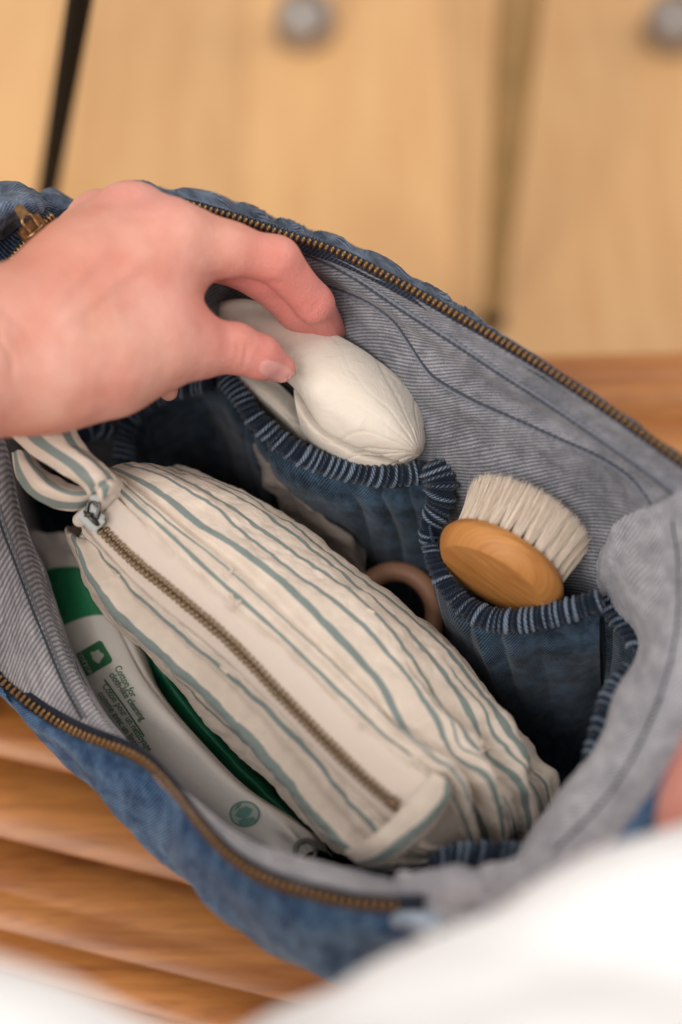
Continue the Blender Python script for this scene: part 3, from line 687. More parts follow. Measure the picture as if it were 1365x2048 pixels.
# ================================================================== STRIPED POUCH
def proj(p):
    q = np.asarray(p)-np.array(C0[:]); d = q@np.array(F[:]); x = q@np.array(RT[:])/d; y = q@np.array(UPV[:])/d
    return np.stack([682.5+x*1024/HALF, 1024-y*1024/HALF, d], -1)
def respx(pts, n, s=None):
    a = np.array(pts, float); c = cr_matrix(len(a), 200) @ a; d = resample(c)/resample(c)[-1]
    tt = np.linspace(0, 1, n); return np.stack([np.interp(tt, d, c[:, k]) for k in range(2)], -1)
cols = {
 'E': [(135, 1060), (160, 1140), (205, 1222), (292, 1306), (372, 1392), (447, 1478), (550, 1576), (640, 1672), (700, 1715), (760, 1735), (830, 1728), (880, 1712)],
 'L3': [(138, 1062), (165, 1135), (212, 1218), (288, 1285), (362, 1364), (450, 1450), (530, 1535), (620, 1645), (680, 1696), (750, 1722), (830, 1722), (885, 1708)],
 'L2': [(145, 1068), (185, 1154), (233, 1224), (280, 1268), (346, 1325), (429, 1404), (475, 1458), (521, 1506), (575, 1572), (640, 1640), (700, 1695), (770, 1715), (835, 1718), (890, 1704)],
 'L1': [(160, 1064), (215, 1123), (264, 1180), (330, 1242), (382, 1282), (440, 1332), (500, 1388), (551, 1437), (602, 1485), (650, 1545), (695, 1597), (751, 1654), (820, 1702), (900, 1702)],
 'TL': [(172, 1052), (215, 1103), (264, 1156), (330, 1215), (382, 1258), (440, 1305), (500, 1362), (551, 1415), (602, 1466), (654, 1522), (705, 1572), (775, 1635), (850, 1690), (910, 1700)],
 'Z': [(190, 1045), (264, 1118), (330, 1172), (385, 1218), (440, 1265), (500, 1324), (551, 1379), (602, 1432), (654, 1485), (705, 1535), (756, 1582), (802, 1618), (870, 1672), (920, 1698)],
 'TR': [(233, 996), (308, 1066), (370, 1126), (418, 1172), (475, 1220), (527, 1264), (600, 1325), (654, 1387), (705, 1434), (756, 1480), (859, 1556), (905, 1625), (930, 1695)],
 'S1': [(212, 952), (255, 992), (308, 1040), (396, 1120), (461, 1182), (527, 1238), (602, 1310), (665, 1372), (720, 1425), (800, 1500), (868, 1552), (922, 1620), (948, 1695)],
 'S2': [(213, 945), (258, 975), (308, 1022), (395, 1092), (457, 1142), (527, 1200), (600, 1268), (655, 1318), (710, 1372), (800, 1466), (868, 1530), (935, 1610), (960, 1694)],
 'S3': [(222, 938), (262, 946), (343, 1006), (417, 1058), (497, 1106), (600, 1196), (705, 1303), (757, 1362), (785, 1420), (835, 1480), (890, 1540), (950, 1610), (980, 1692)],
 'S4': [(250, 932), (338, 956), (426, 1009), (505, 1079), (600, 1150), (715, 1238), (790, 1318), (832, 1378), (872, 1440), (925, 1520), (985, 1600), (1008, 1690)],
 'S5': [(280, 931), (404, 974), (483, 1029), (600, 1112), (736, 1208), (828, 1318), (869, 1385), (910, 1448), (960, 1520), (1012, 1600), (1035, 1686)],
 'S6': [(320, 933), (440, 973), (560, 1050), (680, 1140), (790, 1238), (880, 1330), (938, 1410), (990, 1490), (1040, 1575), (1062, 1682)],
 'S7': [(345, 935), (452, 969), (565, 1038), (690, 1128), (825, 1236), (920, 1328), (985, 1420), (1042, 1510), (1085, 1595), (1085, 1680)],
 'H': [(358, 933), (462, 966), (570, 1030), (702, 1126), (842, 1238), (942, 1338), (1012, 1430), (1067, 1515), (1112, 1592), (1108, 1676)],
}
order = ['E', 'L3', 'L2', 'L1', 'TL', 'Z', 'TR', 'S1', 'S2', 'S3', 'S4', 'S5', 'S6', 'S7', 'H']
doff = dict(E=.036, L3=.024, L2=.013, L1=.004, TL=.002, Z=.0, TR=.0, S1=.001, S2=.003, S3=.006, S4=.012, S5=.019, S6=.029, S7=.040, H=.052)
NR = 12
def pdepth(s, o): 
    base = .600-.062*s
    end = .050*max(0, (s-.86)/.14)**1.5; tip = .012*max(0, (.08-s)/.08)
    return base+doff[o]*(1 if s < .9 else 1-.5*(s-.9)/.1)*(.75+.25*math.sin(math.pi*min(1, s+.2)))+end+tip
grid = []
for i in range(NR):
    s = i/(NR-1); row = []
    for o in order:
        px = respx(cols[o], NR)[i]; row.append((px[0], px[1], pdepth(s, o)))
    e = row[0]; h = row[-1]
    row = [(e[0]+50, e[1]-30, e[2]+.075), (e[0]+4, e[1]-1, e[2]+.014)]+row+[(h[0]-6, h[1]+4, h[2]+.016), (h[0]-60, h[1]+30, h[2]+.085)]
    grid.append(row)
last = [(u-20, v-12, d+.05) for (u, v, d) in grid[-1]]; first = [(u+25, v+25, d+.05) for (u, v, d) in grid[0]]
grid = [first]+grid+[last]
NC = len(grid[0])
ci = {o: (k+2) for k, o in enumerate(order)}
pouch_base = P(620, 1450, .70)
pouch = thing('striped_pouch', pouch_base, 'cream zip pouch with sage green stripes lying inside the open denim bag', 'pouch')
def pd(s, t, p):
    c = t*(NC-1); n = lambda a, b, sd: fbm(st(s*a, t*b, sd), 3, sd)
    f = .0013*n(14, 9, 1)+.0016*n(5, 5, 2)+.0005*n(50, 30, 21)+.0006*(np.abs(n(16, 8, 22))**.7-.5)+.00035*n(90, 60, 24)
    q1 = np.abs(np.sin(s*31+2.5*n(5, 4, 23)))**.6; f += .0005*(q1-.6)*np.clip(np.abs(c-ci['Z'])-1.6, 0, 1)
    f += .0022*np.exp(-((c-ci['S2']-.15*np.sin(s*9))/.22)**2)-.0022*np.exp(-((c-ci['S2']-.45-.15*np.sin(s*9))/.20)**2)
    mid = (ci['L1']+ci['L2'])/2
    f += -.0030*np.exp(-((c-mid-.12*np.sin(s*7))/.22)**2)+.0016*np.exp(-((c-mid+.5)/.25)**2)
    f += .0010*np.exp(-((c-ci['TR']-.35)/.25)**2)+.0012*np.exp(-((c-ci['TL']+.3)/.22)**2)
    # puckers along the seams
    pk_ = np.sin(s*95+3*fbm(st(s*6, t*2, 9), 2, 9))
    f += .00045*pk_*(np.exp(-((c-ci['TR']-.7)/.8)**2)+np.exp(-((c-ci['TL']+.8)/.8)**2))
    # deep buckles where the filled end turns down
    e = np.exp(-((s-.80)/.10)**2)
    f += e*.0042*np.sin(c*2.6+5*n(6, 3, 5))*np.clip((c-ci['TR'])/3, 0, 1)
    f += e*.0030*n(20, 16, 6)
    f *= np.clip((np.abs(c-ci['Z'])-.75)/.35, .04, 1)
    return f
PN, PM = 300, 430
pp = Patch(grid, PN, PM, pd)
cc = pp.t*(NC-1); wob = .08*fbm(st(pp.s*9, pp.s*0, 3), 2, 3)
stripe = np.zeros_like(cc)
sp = [('L3', .12, 0), ('L2', .17, 1), ('L1', .12, 2), ('S1', .20, 3), ('S2', .06, 4), ('S3', .16, 5), ('S4', .105, 6), ('S5', .12, 7), ('S6', .13, 8), ('S7', .15, 9)]
for nme, w, sd in sp:
    c0 = ci[nme]+.10*fbm(st(pp.s*7, pp.s*0+sd, sd), 2, sd+30)
    ww = w*(1+.10*fbm(st(pp.s*30, pp.s*0+sd, 2), 2, sd))
    stripe = np.maximum(stripe, np.clip((ww-np.abs(cc-c0))/.05+.5, 0, 1))
for c0 in (ci['S4']+.5, ci['S6']+.5, ci['S7']+.62):
    stripe = np.maximum(stripe, np.clip((.06-np.abs(cc-c0-.1*np.sin(pp.s*9)))/.05+.5, 0, 1)*np.clip((pp.s-.55)*9, 0, 1))
def striped(name, sss=True):
    m = M(name); o = m.obj(); f = m.attr('stripe'); n1 = m.noise(o, 90, 3); n2 = m.noise(o, 1800, 2); n3 = m.noise(o, 500, 3)
    cream = m.mix(m.ramp(n1, [(.3, 0.0), (.7, 1.0)]), lin((208, 194, 180)), lin((222, 209, 195)))
    green = m.mix(n1, lin((112, 126, 124)), lin((136, 148, 145)))
    fe = m.math('ADD', f, m.math('MULTIPLY', m.math('SUBTRACT', n3, .5), .25)); fe = m.ramp(fe, [(.35, 0.0), (.65, 1.0)])
    return m.out(m.mix(fe, cream, green), .8, m.bump(m.math('ADD', m.math('MULTIPLY', n2, .8), m.math('ADD', n3, m.math('MULTIPLY', m.noise(o, 170, 5, .65, .6), 4.0))), .35, .0006), Sheen_Weight=.1, Specular_IOR_Level=.25)
m_strip = striped('striped_cotton')
o = part(pouch, 'pouch_body', pp.mesh('pouch_body', {'stripe': stripe}), m_strip); solid(o, .0008)
pbv = pp.bvh()
# zip tape on the pouch: herringbone weave
def herring(name):
    m = M(name); uv = m.uv(); x, y, _ = m.sep(uv)
    zig = m.math('PINGPONG', y, .0016); ph = m.math('MULTIPLY', m.math('ADD', x, m.math('MULTIPLY', zig, 1.1)), 2*math.pi/.0011)
    w = m.math('MULTIPLY_ADD', m.math('SINE', ph), .5, .5)
    return m.out(m.mix(w, lin((206, 190, 178)), lin((230, 216, 204))), .75, m.bump(w, .5, .0004), Sheen_Weight=.1)
zl = respx(cols['Z'], 60)[:54]; d_at = lambda i: .600-.062*(i/59)-.0022
trl = respx(cols['TR'], 60)[:54]; tll = respx(cols['TL'], 60)[:54]
def tp(a, b, f, lift=.0): return [(a[i, 0]*(1-f)+b[i, 0]*f, a[i, 1]*(1-f)+b[i, 1]*f, d_at(i)+lift) for i in range(0, 53, 4)]
tape = Patch([tp(zl, tll, 1.02, .0018), tp(zl, tll, .5, .0003), tp(zl, tll, .0, .0002), tp(zl, trl, .35, .0002), tp(zl, trl, .7, .0006), tp(zl, trl, 1.02, .0020)], 40, 260, wr(.0004, 60, 71))
o = part(pouch, 'zipper_tape', tape.mesh('zipper_tape'), herring('cream_herringbone_tape')); solid(o, .0006)
tb = tape.bvh()
tm2 = tooth_mesh('zipper_tooth'); tm2.materials.append(m_brass_dark)
c1 = np.array([P(u, v, d_at(i)-.0004)[:] for i, (u, v) in enumerate(zl)])[:51]
T_, N_, B_ = frames(c1)
for k, sg in enumerate((-1, 1)):
    c = c1+B_*sg*.00118
    if sg > 0: c = c+T_*.0012
    cf_ = cr_matrix(len(c), 300) @ c
    teeth(pouch, cf_, .00255, .0023, flip=-sg, me=tm2, wide=1.35, lift=.0006)
q = [c1[i] for i in range(0, 51)]
part(pouch, 'zipper_groove', tube_mesh('zipper_groove', np.array(q), .0006, 8, .4), plain('zip_groove_brown', (58, 44, 34), .8))
part(pouch, 'bottom_stop', tube_mesh('bottom_stop', line3(P(778, 1600, d_at(52)-.001), P(792, 1612, d_at(53)-.001), 6), .0024, 10, .6), plain('stop_metal', (110, 88, 70), .4, .8))
# slider
Ds = .592
slider(pouch, P(184, 1036, Ds), .80, -.2, .0105, .0092, m_chrome, -1.35, .004)
part(pouch, 'rivet', grid_mesh('rivet', np.array([[(P(178, 1030, Ds-.0035)+(RT*math.cos(a)+UPV*math.sin(a))*.0012*math.sin(b)-F*.0009*math.cos(b))[:] for a in np.linspace(0, 2*np.pi, 14, endpoint=False)] for b in np.linspace(0.05, 1.6, 6)]), closed_t=True), m_chrome)
blob('corner_fold', pouch, [(P(160, 1040, .606), P(200, 1010, .604), 15*PX(.6), 24*PX(.6)), (P(200, 1010, .604), P(235, 975, .604), 24*PX(.6), 22*PX(.6))], .0008, m_strip, .004, 2)
# end tab of striped cotton over the zip end
De = d_at(52)-.0016
ta = [(866, 1545, De+.001), (835, 1582, De), (802, 1620, De-.0005), (765, 1655, De), (722, 1688, De+.001), (690, 1706, De+.006)]
tb_ = [(884, 1553, De+.000), (862, 1595, De-.001), (828, 1640, De-.002), (785, 1678, De-.001), (742, 1706, De+.001), (705, 1720, De+.008)]
tc = [(900, 1562, De+.001), (894, 1600, De+.0), (850, 1655, De-.0005), (805, 1695, De+.001), (760, 1722, De+.004), (715, 1730, De+.012)]
td = [(902, 1568, De+.006), (898, 1612, De+.006), (856, 1668, De+.006), (812, 1706, De+.008), (766, 1730, De+.012), (720, 1734, De+.018)]
tpz = Patch([ta, tb_, tc, td], 30, 90, wr(.0008, 90, 77))
sgn = np.clip((.13-np.abs(tpz.s-.60-.06*np.sin(tpz.t*8)))/.03+.5, 0, 1)
o = part(pouch, 'end_tab', tpz.mesh('end_tab', {'stripe': sgn}), m_strip); solid(o, .0009)
# thread bar tacks
m_thread = plain('cream_thread', (232, 218, 200), .8)
for (u, v, L, a) in ((466, 1200, 26, 1.4), (476, 1208, 20, -.9), (455, 1146, 20, .6), (464, 1142, 14, -.7), (222, 1142, 22, .9), (230, 1150, 18, .1), (448, 1340, 20, .8), (730, 1446, 18, .2), (968, 1492, 24, 1.0), (972, 1500, 20, -.4), (742, 1222, 16, .5)):
    q = [hit(pbv, u+math.cos(a)*L*k, v+math.sin(a)*L*k, .0007) for k in np.linspace(-.5, .5, 6)]; q = [x for x in q if x is not None]
    if len(q) > 3: part(pouch, 'bar_tack', tube_mesh('bar_tack', np.array([x[:] for x in q]), .0006, 6), m_thread)
# wrist strap
def strap(rows, stripes, nm, n=60, m=70, amp=.0012, seed=0, th=.0011):
    sp_ = Patch(rows, n, m, wr(amp, 70, 60+seed)); s_ = np.zeros_like(sp_.t)
    for c0, w in stripes: s_ = np.maximum(s_, np.clip((w-np.abs(sp_.t-c0-.04*np.sin(sp_.s*8+c0*9)))/.02+.5, 0, 1))
    o = part(pouch, nm, sp_.mesh(nm, {'stripe': s_}), m_strip); solid(o, th)
strap([[(-20, 838, .594), (40, 838, .590), (100, 838, .588), (150, 840, .592)],
       [(14, 866, .592), (62, 866, .586), (112, 864, .584), (156, 868, .590)],
       [(62, 908, .590), (100, 903, .583), (142, 896, .582), (182, 905, .588)],
       [(118, 945, .588), (146, 938, .580), (180, 926, .580), (212, 938, .586)],
       [(160, 972, .587), (178, 965, .578), (205, 955, .578), (236, 962, .586)],
       [(176, 992, .588), (190, 985, .582), (210, 978, .582), (232, 990, .590)]], [(.36, .11), (.80, .07)], 'wrist_strap', seed=1)
strap([[(22, 905, .600), (36, 900, .598), (52, 905, .598), (70, 915, .602)],
       [(30, 940, .598), (46, 930, .592), (66, 932, .592), (86, 938, .600)],
       [(58, 985, .596), (76, 968, .588), (94, 960, .590), (116, 955, .600)],
       [(104, 1015, .596), (116, 992, .588), (130, 978, .588), (142, 966, .598)],
       [(150, 1022, .596), (154, 1000, .589), (160, 985, .588), (166, 972, .597)],
       [(186, 1004, .598), (184, 994, .592), (184, 985, .592), (186, 976, .598)]], [(.12, .10), (.62, .10)], 'strap_loop', seed=2)
strap([[(188, 975, .580), (204, 962, .578), (226, 958, .580), (240, 966, .586)],
       [(194, 985, .577), (208, 975, .575), (228, 970, .577), (242, 980, .585)],
       [(200, 1003, .579), (212, 996, .577), (226, 988, .579), (238, 994, .586)]], [(.35, .14)], 'strap_fold', 24, 24, seed=3)

# ================================================================== PACK OF WIPES
wipes = thing('wipes_pack', P(330, 1420, .70), 'white plastic pack of wipes with green print between the pouch and the front lining', 'wipes pack')
wrr = [[(50, 1060, .700), (85, 1062, .690), (130, 1070, .686), (175, 1095, .69), (200, 1130, .70)],
       [(80, 1180, .680), (118, 1165, .668), (165, 1165, .662), (215, 1180, .665), (245, 1215, .68)],
       [(105, 1290, .670), (148, 1265, .655), (205, 1250, .648), (262, 1262, .650), (300, 1300, .668)],
       [(180, 1420, .658), (225, 1385, .640), (272, 1362, .632), (315, 1372, .638), (332, 1405, .66)],
       [(280, 1530, .640), (320, 1490, .622), (365, 1468, .615), (402, 1480, .622), (420, 1512, .645)],
       [(380, 1620, .620), (420, 1590, .606), (460, 1565, .600), (495, 1575, .608), (512, 1602, .63)],
       [(480, 1700, .605), (520, 1675, .596), (565, 1645, .592), (598, 1645, .600), (622, 1670, .62)],
       [(550, 1760, .600), (585, 1735, .594), (620, 1705, .592), (648, 1700, .600), (668, 1712, .61)]]
def wd(s, t, p):
    f = .0010*fbm(np.stack([p.uv[..., 0]*20, p.uv[..., 1]*9, s*0], -1), 3, 81)
    f += .0035*fbm(np.stack([p.uv[..., 0]*60, p.uv[..., 1]*60, s*0+2], -1), 3, 82)*np.exp(-(s/.10)**2)
    f += .0016*np.sin(t*30)*np.exp(-((s-.93)/.05)**2)-.0015*np.exp(-((t-.62-.1*s)/.03)**2)*np.exp(-((s-.45)/.25)**2)
    return f
wp = Patch(wrr, 200, 110, wd)
def wipemat():
    m = M('wipes_film'); uv = m.uv(); o = m.obj(); x, y, _ = m.sep(uv); s = m.attr('along'); 
    n = m.noise(o, 60, 3); e = m.math('ADD', s, m.math('MULTIPLY', m.attr('across'), .02))
    g = m.ramp(e, [(.0, 0.0), (.105, 0.0), (.109, 1.0), (.262, 1.0), (.266, 0.0), (1.0, 0.0)])
    return m.out(m.mix(g, m.mix(n, lin((240, 235, 227)), lin((246, 242, 236))), m.mix(n, lin((30, 124, 82)), lin((52, 152, 104)))), m.math('MULTIPLY_ADD', n, .2, .20), m.bump(m.noise(o, 220, 4, .6, .8), .22, .0012), Specular_IOR_Level=.5, Subsurface_Weight=.0)
m_film = wipemat()
o = part(wipes, 'pack_body', wp.mesh('pack_body', {'along': wp.s, 'across': wp.t}), m_film); solid(o, .0006)
wb = wp.bvh()
m_green = plain('green_film', (14, 112, 80), .3, 0, 60, .3); m_print = plain('green_print', (58, 128, 84), .5, 0, 60, .1); m_white = plain('white_print', (208, 214, 200), .5, 0, 60, .05)
gs = Patch([[(270, 1290, .665), (300, 1372, .660), (388, 1480, .645), (480, 1575, .630), (575, 1655, .62), (650, 1715, .615)],
            [(300, 1290, .654), (345, 1365, .648), (430, 1470, .636), (525, 1570, .624), (612, 1650, .616), (675, 1712, .614)],
            [(340, 1300, .70), (400, 1385, .69), (490, 1490, .68), (580, 1590, .67), (660, 1665, .66), (700, 1715, .66)]], 30, 100, wr(.0022, 50, 83))
o = part(wipes, 'gusset', gs.mesh('gusset'), m_green, label='dark green side fold of the wipes pack'); solid(o, .0006)
def decal(parent, name, polys, bvh, mat, lift=.0005):
    """polys: list of closed outlines in photo pixels, laid on the surface behind them in rings so that they follow it"""
    bm = bmesh.new()
    for pl in polys:
        a = np.array([(p_[0]+(q_[0]-p_[0])*k_/4, p_[1]+(q_[1]-p_[1])*k_/4) for p_, q_ in zip(pl, pl[1:]+pl[:1]) for k_ in range(4)]); pl = a.tolist(); c = a.mean(0); rings = []
        for k in (1, .75, .5, .25):
            rg = []
            for u, v in c+(a-c)*k:
                h = hit(bvh, u, v, lift)
                if h is None: h = P(u, v, .64)
                rg.append(bm.verts.new(h))
            rings.append(rg)
        ct = bm.verts.new(hit(bvh, c[0], c[1], lift) or P(c[0], c[1], .64)); n = len(pl)
        for r0_, r1_ in zip(rings, rings[1:]):
            for k in range(n): bm.faces.new((r0_[k], r0_[(k+1) % n], r1_[(k+1) % n], r1_[k]))
        for k in range(n): bm.faces.new((rings[-1][k], rings[-1][(k+1) % n], ct))
    me = bpy.data.meshes.new(name); bm.to_mesh(me); bm.free(); return part(parent, name, me, mat, False)
def text_on(parent, name, txt, org, xd, yd, size, bvh, mat, lift=.00045, align='LEFT'):
    cu = bpy.data.curves.new(name, 'FONT'); cu.body = txt; cu.size = 1; cu.align_x = align; cu.resolution_u = 4; cu.space_line = .9; cu.offset = .012
    to = bpy.data.objects.new(name, cu); COL.objects.link(to); bpy.context.view_layer.update()
    me = bpy.data.meshes.new_from_object(to); bpy.data.objects.remove(to)
    for v in me.vertices:
        u = org[0]+(v.co.x*xd[0]+v.co.y*yd[0])*size; w = org[1]+(v.co.x*xd[1]+v.co.y*yd[1])*size
        h = hit(bvh, u, w, lift); 
        if h is None: h = P(u, w, .66)
        v.co = h
    me.name = name; return part(parent, name, me, mat, False)
xd = (.52, .855); yd = (.80, -.52)
xs = (.50*.74, .866*.74); xs2 = (.57*.74, .822*.74)
text_on(wipes, 'printed_text', 'Cotton for', (229, 1336), xs, yd, 21, wb, m_print)
text_on(wipes, 'printed_text', 'cloth-like cleaning', (218, 1350), xs2, yd, 21, wb, m_print)
text_on(wipes, 'printed_text', 'Coton pour un nettoyage', (204, 1372), xs2, yd, 21, wb, m_print)
text_on(wipes, 'printed_text', 'comme avec un linge', (195, 1388), xs2, yd, 21, wb, m_print)
decal(wipes, 'printed_rule', [[(208, 1360), (210.5, 1358), (250, 1412), (290, 1472), (288, 1474), (247.5, 1414)]], wb, m_print)
# logo: rounded green square, cotton boll, word
lc = np.array([187, 1317.]); ex = np.array([.50, .866]); ey = np.array([.86, -.51])
def L(x, y): return tuple(lc+ex*x+ey*y)
def rr(w, h, r, n=6):
    o_ = []
    for (cx, cy, a0) in ((w-r, h-r, 0), (-w+r, h-r, 90), (-w+r, -h+r, 180), (w-r, -h+r, 270)):
        for k in range(n+1):
            a = math.radians(a0+90*k/n); o_.append(L(cx+r*math.cos(a), cy+r*math.sin(a)))
    return o_
decal(wipes, 'cotton_logo', [rr(25, 32, 7)], wb, m_print)
bl = [L((13+2.2*math.cos(5*a+1))*math.cos(a)*.95, 8+(13+1.6*math.cos(5*a))*math.sin(a)) for a in np.linspace(0, 2*np.pi, 30, endpoint=False)]
decal(wipes, 'boll_mark', [bl], wb, m_white, .0007)
leafs = []
for a in (-150, -115, -90, -65, -30):
    q = math.radians(a); ca, sa = math.cos(q), math.sin(q)
    leafs.append([L(-0+0, 2-4), L(ca*8-sa*2.2, -2+sa*8+ca*2.2+5), L(ca*13, -2+sa*13+5), L(ca*8+sa*2.2, -2+sa*8-ca*2.2+5)])
decal(wipes, 'leaf_mark', leafs, wb, m_print, .0010)
text_on(wipes, 'printed_text', 'COTTON', L(0, -24), tuple(ex), tuple(ey), 13, wb, m_white, .0008, 'CENTER')
text_on(wipes, 'printed_text', 'enhanced', L(0, -42), tuple(ex), tuple(ey), 12, wb, m_print, .0005, 'CENTER')
# small round emblem near the lower end
ec = np.array([490, 1628.])
def circ(r, n=28, ox=0, oy=0, ey_=1): return [(ec[0]+ox+r*math.cos(a), ec[1]+oy+r*ey_*math.sin(a)) for a in np.linspace(0, 2*np.pi, n, endpoint=False)]
m_teal = plain('teal_print', (120, 170, 160), .5, 0, 60, .1)
m_pale = plain('pale_print', (196, 206, 196), .5, 0, 60, .05)
decal(wipes, 'round_emblem', [circ(31, ey_=.85)], wb, m_teal, .0004); decal(wipes, 'emblem_inner', [circ(27, ey_=.85)], wb, m_pale, .0007)
decal(wipes, 'emblem_leaf', [[(470, 1632), (478, 1618), (492, 1612), (506, 1618), (500, 1630), (486, 1638)], [(476, 1642), (490, 1636), (508, 1634), (512, 1640), (496, 1650), (480, 1650)], [(468, 1622), (474, 1610), (484, 1606), (480, 1614)]], wb, m_teal, .0010)

# ================================================================== NAPPY (rolled white bundle held by the hand)
nap = thing('folded_nappy', P(650, 900, .67), 'rolled white disposable nappy being pulled out of its pocket by the hand', 'nappy')
m_nap = M('nappy_nonwoven'); _o = m_nap.obj(); _a = m_nap.noise(_o, 55, 5, .6, 1.6); _b = m_nap.noise(_o, 1500, 2); _c = m_nap.noise(_o, 320, 3)
m_nap = m_nap.out(m_nap.mix(_a, lin((214, 202, 188)), lin((228, 219, 207))), .62, m_nap.bump(m_nap.math('ADD', m_nap.math('MULTIPLY', _a, 3.0), m_nap.math('ADD', m_nap.math('MULTIPLY', _b, .4), m_nap.math('MULTIPLY', _c, .5))), .35, .0008), Subsurface_Weight=.1, Subsurface_Scale=.003, Sheen_Weight=.15, Specular_IOR_Level=.3)
G = np.array([842, 905.])
def napd(amp):
    def g(S_, T_, p):
        q = proj(p.A0); du = q[..., 0]-G[0]; dv = q[..., 1]-G[1]; r = np.hypot(du, dv); a = np.arctan2(dv, du)
        wv = 1.6*fbm(np.stack([q[..., 0]/110, q[..., 1]/110, r*0], -1), 2, 301)
        f = 0
        cr_ = np.clip(1-np.abs(((a*3.4+wv*.55) % 1.0)-.5)/.16, 0, 1)**2          # a few thin folds running out of the gathered end
        f = f-amp*cr_*np.exp(-r/170)*np.clip(r/25, 0, 1)
        f = f+amp*.7*np.abs(np.sin(a*11+wv*4))*np.exp(-r/45)
        return f+amp*.7*fbm(np.stack([q[..., 0]/150, q[..., 1]/150, r*0], -1), 2, 303)+amp*.10*fbm(np.stack([q[..., 0]/22, q[..., 1]/22, r*0], -1), 2, 305)
    return g
def sheet(nm, rows, n, m, amp):
    p_ = Patch(rows, n, m, napd(amp)); o = part(nap, nm, p_.mesh(nm), m_nap); solid(o, .0012)
core = [[(446, 606, .646), (440, 622, .641), (444, 640, .641), (462, 660, .650)],
        [(500, 602, .640), (488, 630, .630), (488, 668, .630), (506, 706, .640)],
        [(600, 638, .634), (575, 682, .622), (570, 730, .621), (588, 776, .630)],
        [(702, 690, .630), (668, 745, .616), (645, 800, .614), (640, 850, .622)],
        [(780, 746, .628), (750, 800, .613), (722, 852, .612), (698, 886, .620)],
        [(832, 800, .630), (812, 845, .616), (790, 884, .614), (764, 910, .622)],
        [(853, 852, .634), (846, 878, .625), (832, 902, .622), (806, 924, .628)],
        [(856, 900, .648), (850, 908, .644), (842, 916, .644), (822, 926, .646)]]
rows_ = []
for r_ in core:
    a0, a3 = r_[0], r_[3]
    rows_.append([(a0[0]-10, a0[1]+26, a0[2]+.030), (a0[0]-1, a0[1]+2, a0[2]+.007)]+r_+[(a3[0]+4, a3[1]-4, a3[2]+.006), (a3[0]+26, a3[1]-22, a3[2]+.012)])
rows_ = [[(u+14, v+10, d+.02) for u, v, d in rows_[0]]]+rows_
sheet('outer_fold', rows_, 260, 150, .0008)
sheet('lower_fold', [[(600, 735, 0.650), (655, 800, 0.647), (735, 856, 0.643), (800, 894, 0.645), (836, 899, 0.651)],
                     [(590, 785, 0.639), (632, 846, 0.635), (705, 889, 0.633), (780, 916, 0.637), (830, 914, 0.647)],
                     [(594, 830, 0.639), (630, 872, 0.635), (705, 916, 0.633), (780, 934, 0.637), (834, 928, 0.647)],
                     [(610, 874, 0.653), (650, 909, 0.650), (715, 944, 0.648), (790, 959, 0.650), (834, 949, 0.655)],
                     [(640, 924, 0.685), (670, 944, 0.685), (730, 974, 0.685), (795, 984, 0.685), (834, 979, 0.685)]], 120, 160, .0010)
sheet('back_fold', [[(450, 715, .668), (510, 735, .664), (570, 775, .662), (620, 830, .664)],
                    [(462, 745, .664), (515, 775, .658), (570, 820, .656), (615, 872, .660)],
                    [(480, 775, .668), (530, 812, .662), (575, 855, .662), (612, 900, .666)],
                    [(520, 830, .70), (560, 860, .70), (590, 900, .70), (620, 940, .70)]], 90, 90, .0016)
# ================================================================== BABY BRUSH
n_ = (RT*.56+UPV*.83).normalized()*.935+F*.34; n_.normalize(); a_ = (RT*.83-UPV*.56); a_ = (a_-n_*a_.dot(n_)).normalized(); b_ = n_.cross(a_)
bc = P(1000, 1138, .606)
brush = thing('baby_brush', bc, 'round wooden baby brush with soft white bristles tucked in its denim pocket', 'brush')
def BL(x, y, z): return bc+a_*x+b_*y+n_*z
R_ = .0292; prof = [(0.00002, -.0068), (R_*.5, -.0068), (R_*.80, -.0067), (R_*.86, -.0062), (R_*.94, -.0035), (R_*.99, -.0005), (R_, .0020), (R_*.965, .0042), (R_*.93, .0054), (R_*.90, .0058), (R_*.5, .0059), (.00002, .0059)]
pr = np.array(prof); prc = cr_matrix(len(pr), 60) @ pr
ang = np.linspace(0, 2*np.pi, 72, endpoint=False)
A = np.array([[BL(r*math.cos(q), r*math.sin(q), z)[:] for q in ang] for r, z in prc])
mw = M('brush_wood'); ob = mw.obj(); dotn = mw.n('ShaderNodeVectorMath', operation='DOT_PRODUCT'); mw.l(ob, dotn.inputs[0])
mp = mw.n('ShaderNodeMapping'); mw.l(mw.uv(), mp.inputs[0]); mp.inputs['Scale'].default_value = (30, 260, 30)
g1_ = mw.noise(mp.outputs[0], 1.0, 4, .6, .8); g2_ = mw.noise(mw.uv(), 45, 3)
colr = mw.mix(mw.ramp(g1_, [(.3, 0.0), (.7, 1.0)]), lin((172, 110, 52)), lin((212, 152, 84))); colr = mw.mix(mw.math('MULTIPLY', g2_, .4), colr, lin((150, 86, 36)))
mw.out(colr, .55, mw.bump(g1_, .12, .0004), Coat_Weight=.0)
me = grid_mesh('brush_base', A, closed_t=True)
l = me.uv_layers.new(name='UVMap'); co = np.zeros(len(me.vertices)*3); me.vertices.foreach_get('co', co); co = co.reshape(-1, 3)-np.array(bc[:])
lx = co@np.array(a_[:]); ly = co@np.array(b_[:]); vi = np.zeros(len(me.loops), int); me.loops.foreach_get('vertex_index', vi)
lz = co@np.array(n_[:])
l.data.foreach_set('uv', np.stack([lx[vi], ly[vi]+lz[vi]*1.3], -1).reshape(-1))
part(brush, 'brush_base', me, mw.m)
mb = M('goat_hair'); hn = mb.noise(mb.obj(), 900, 2)
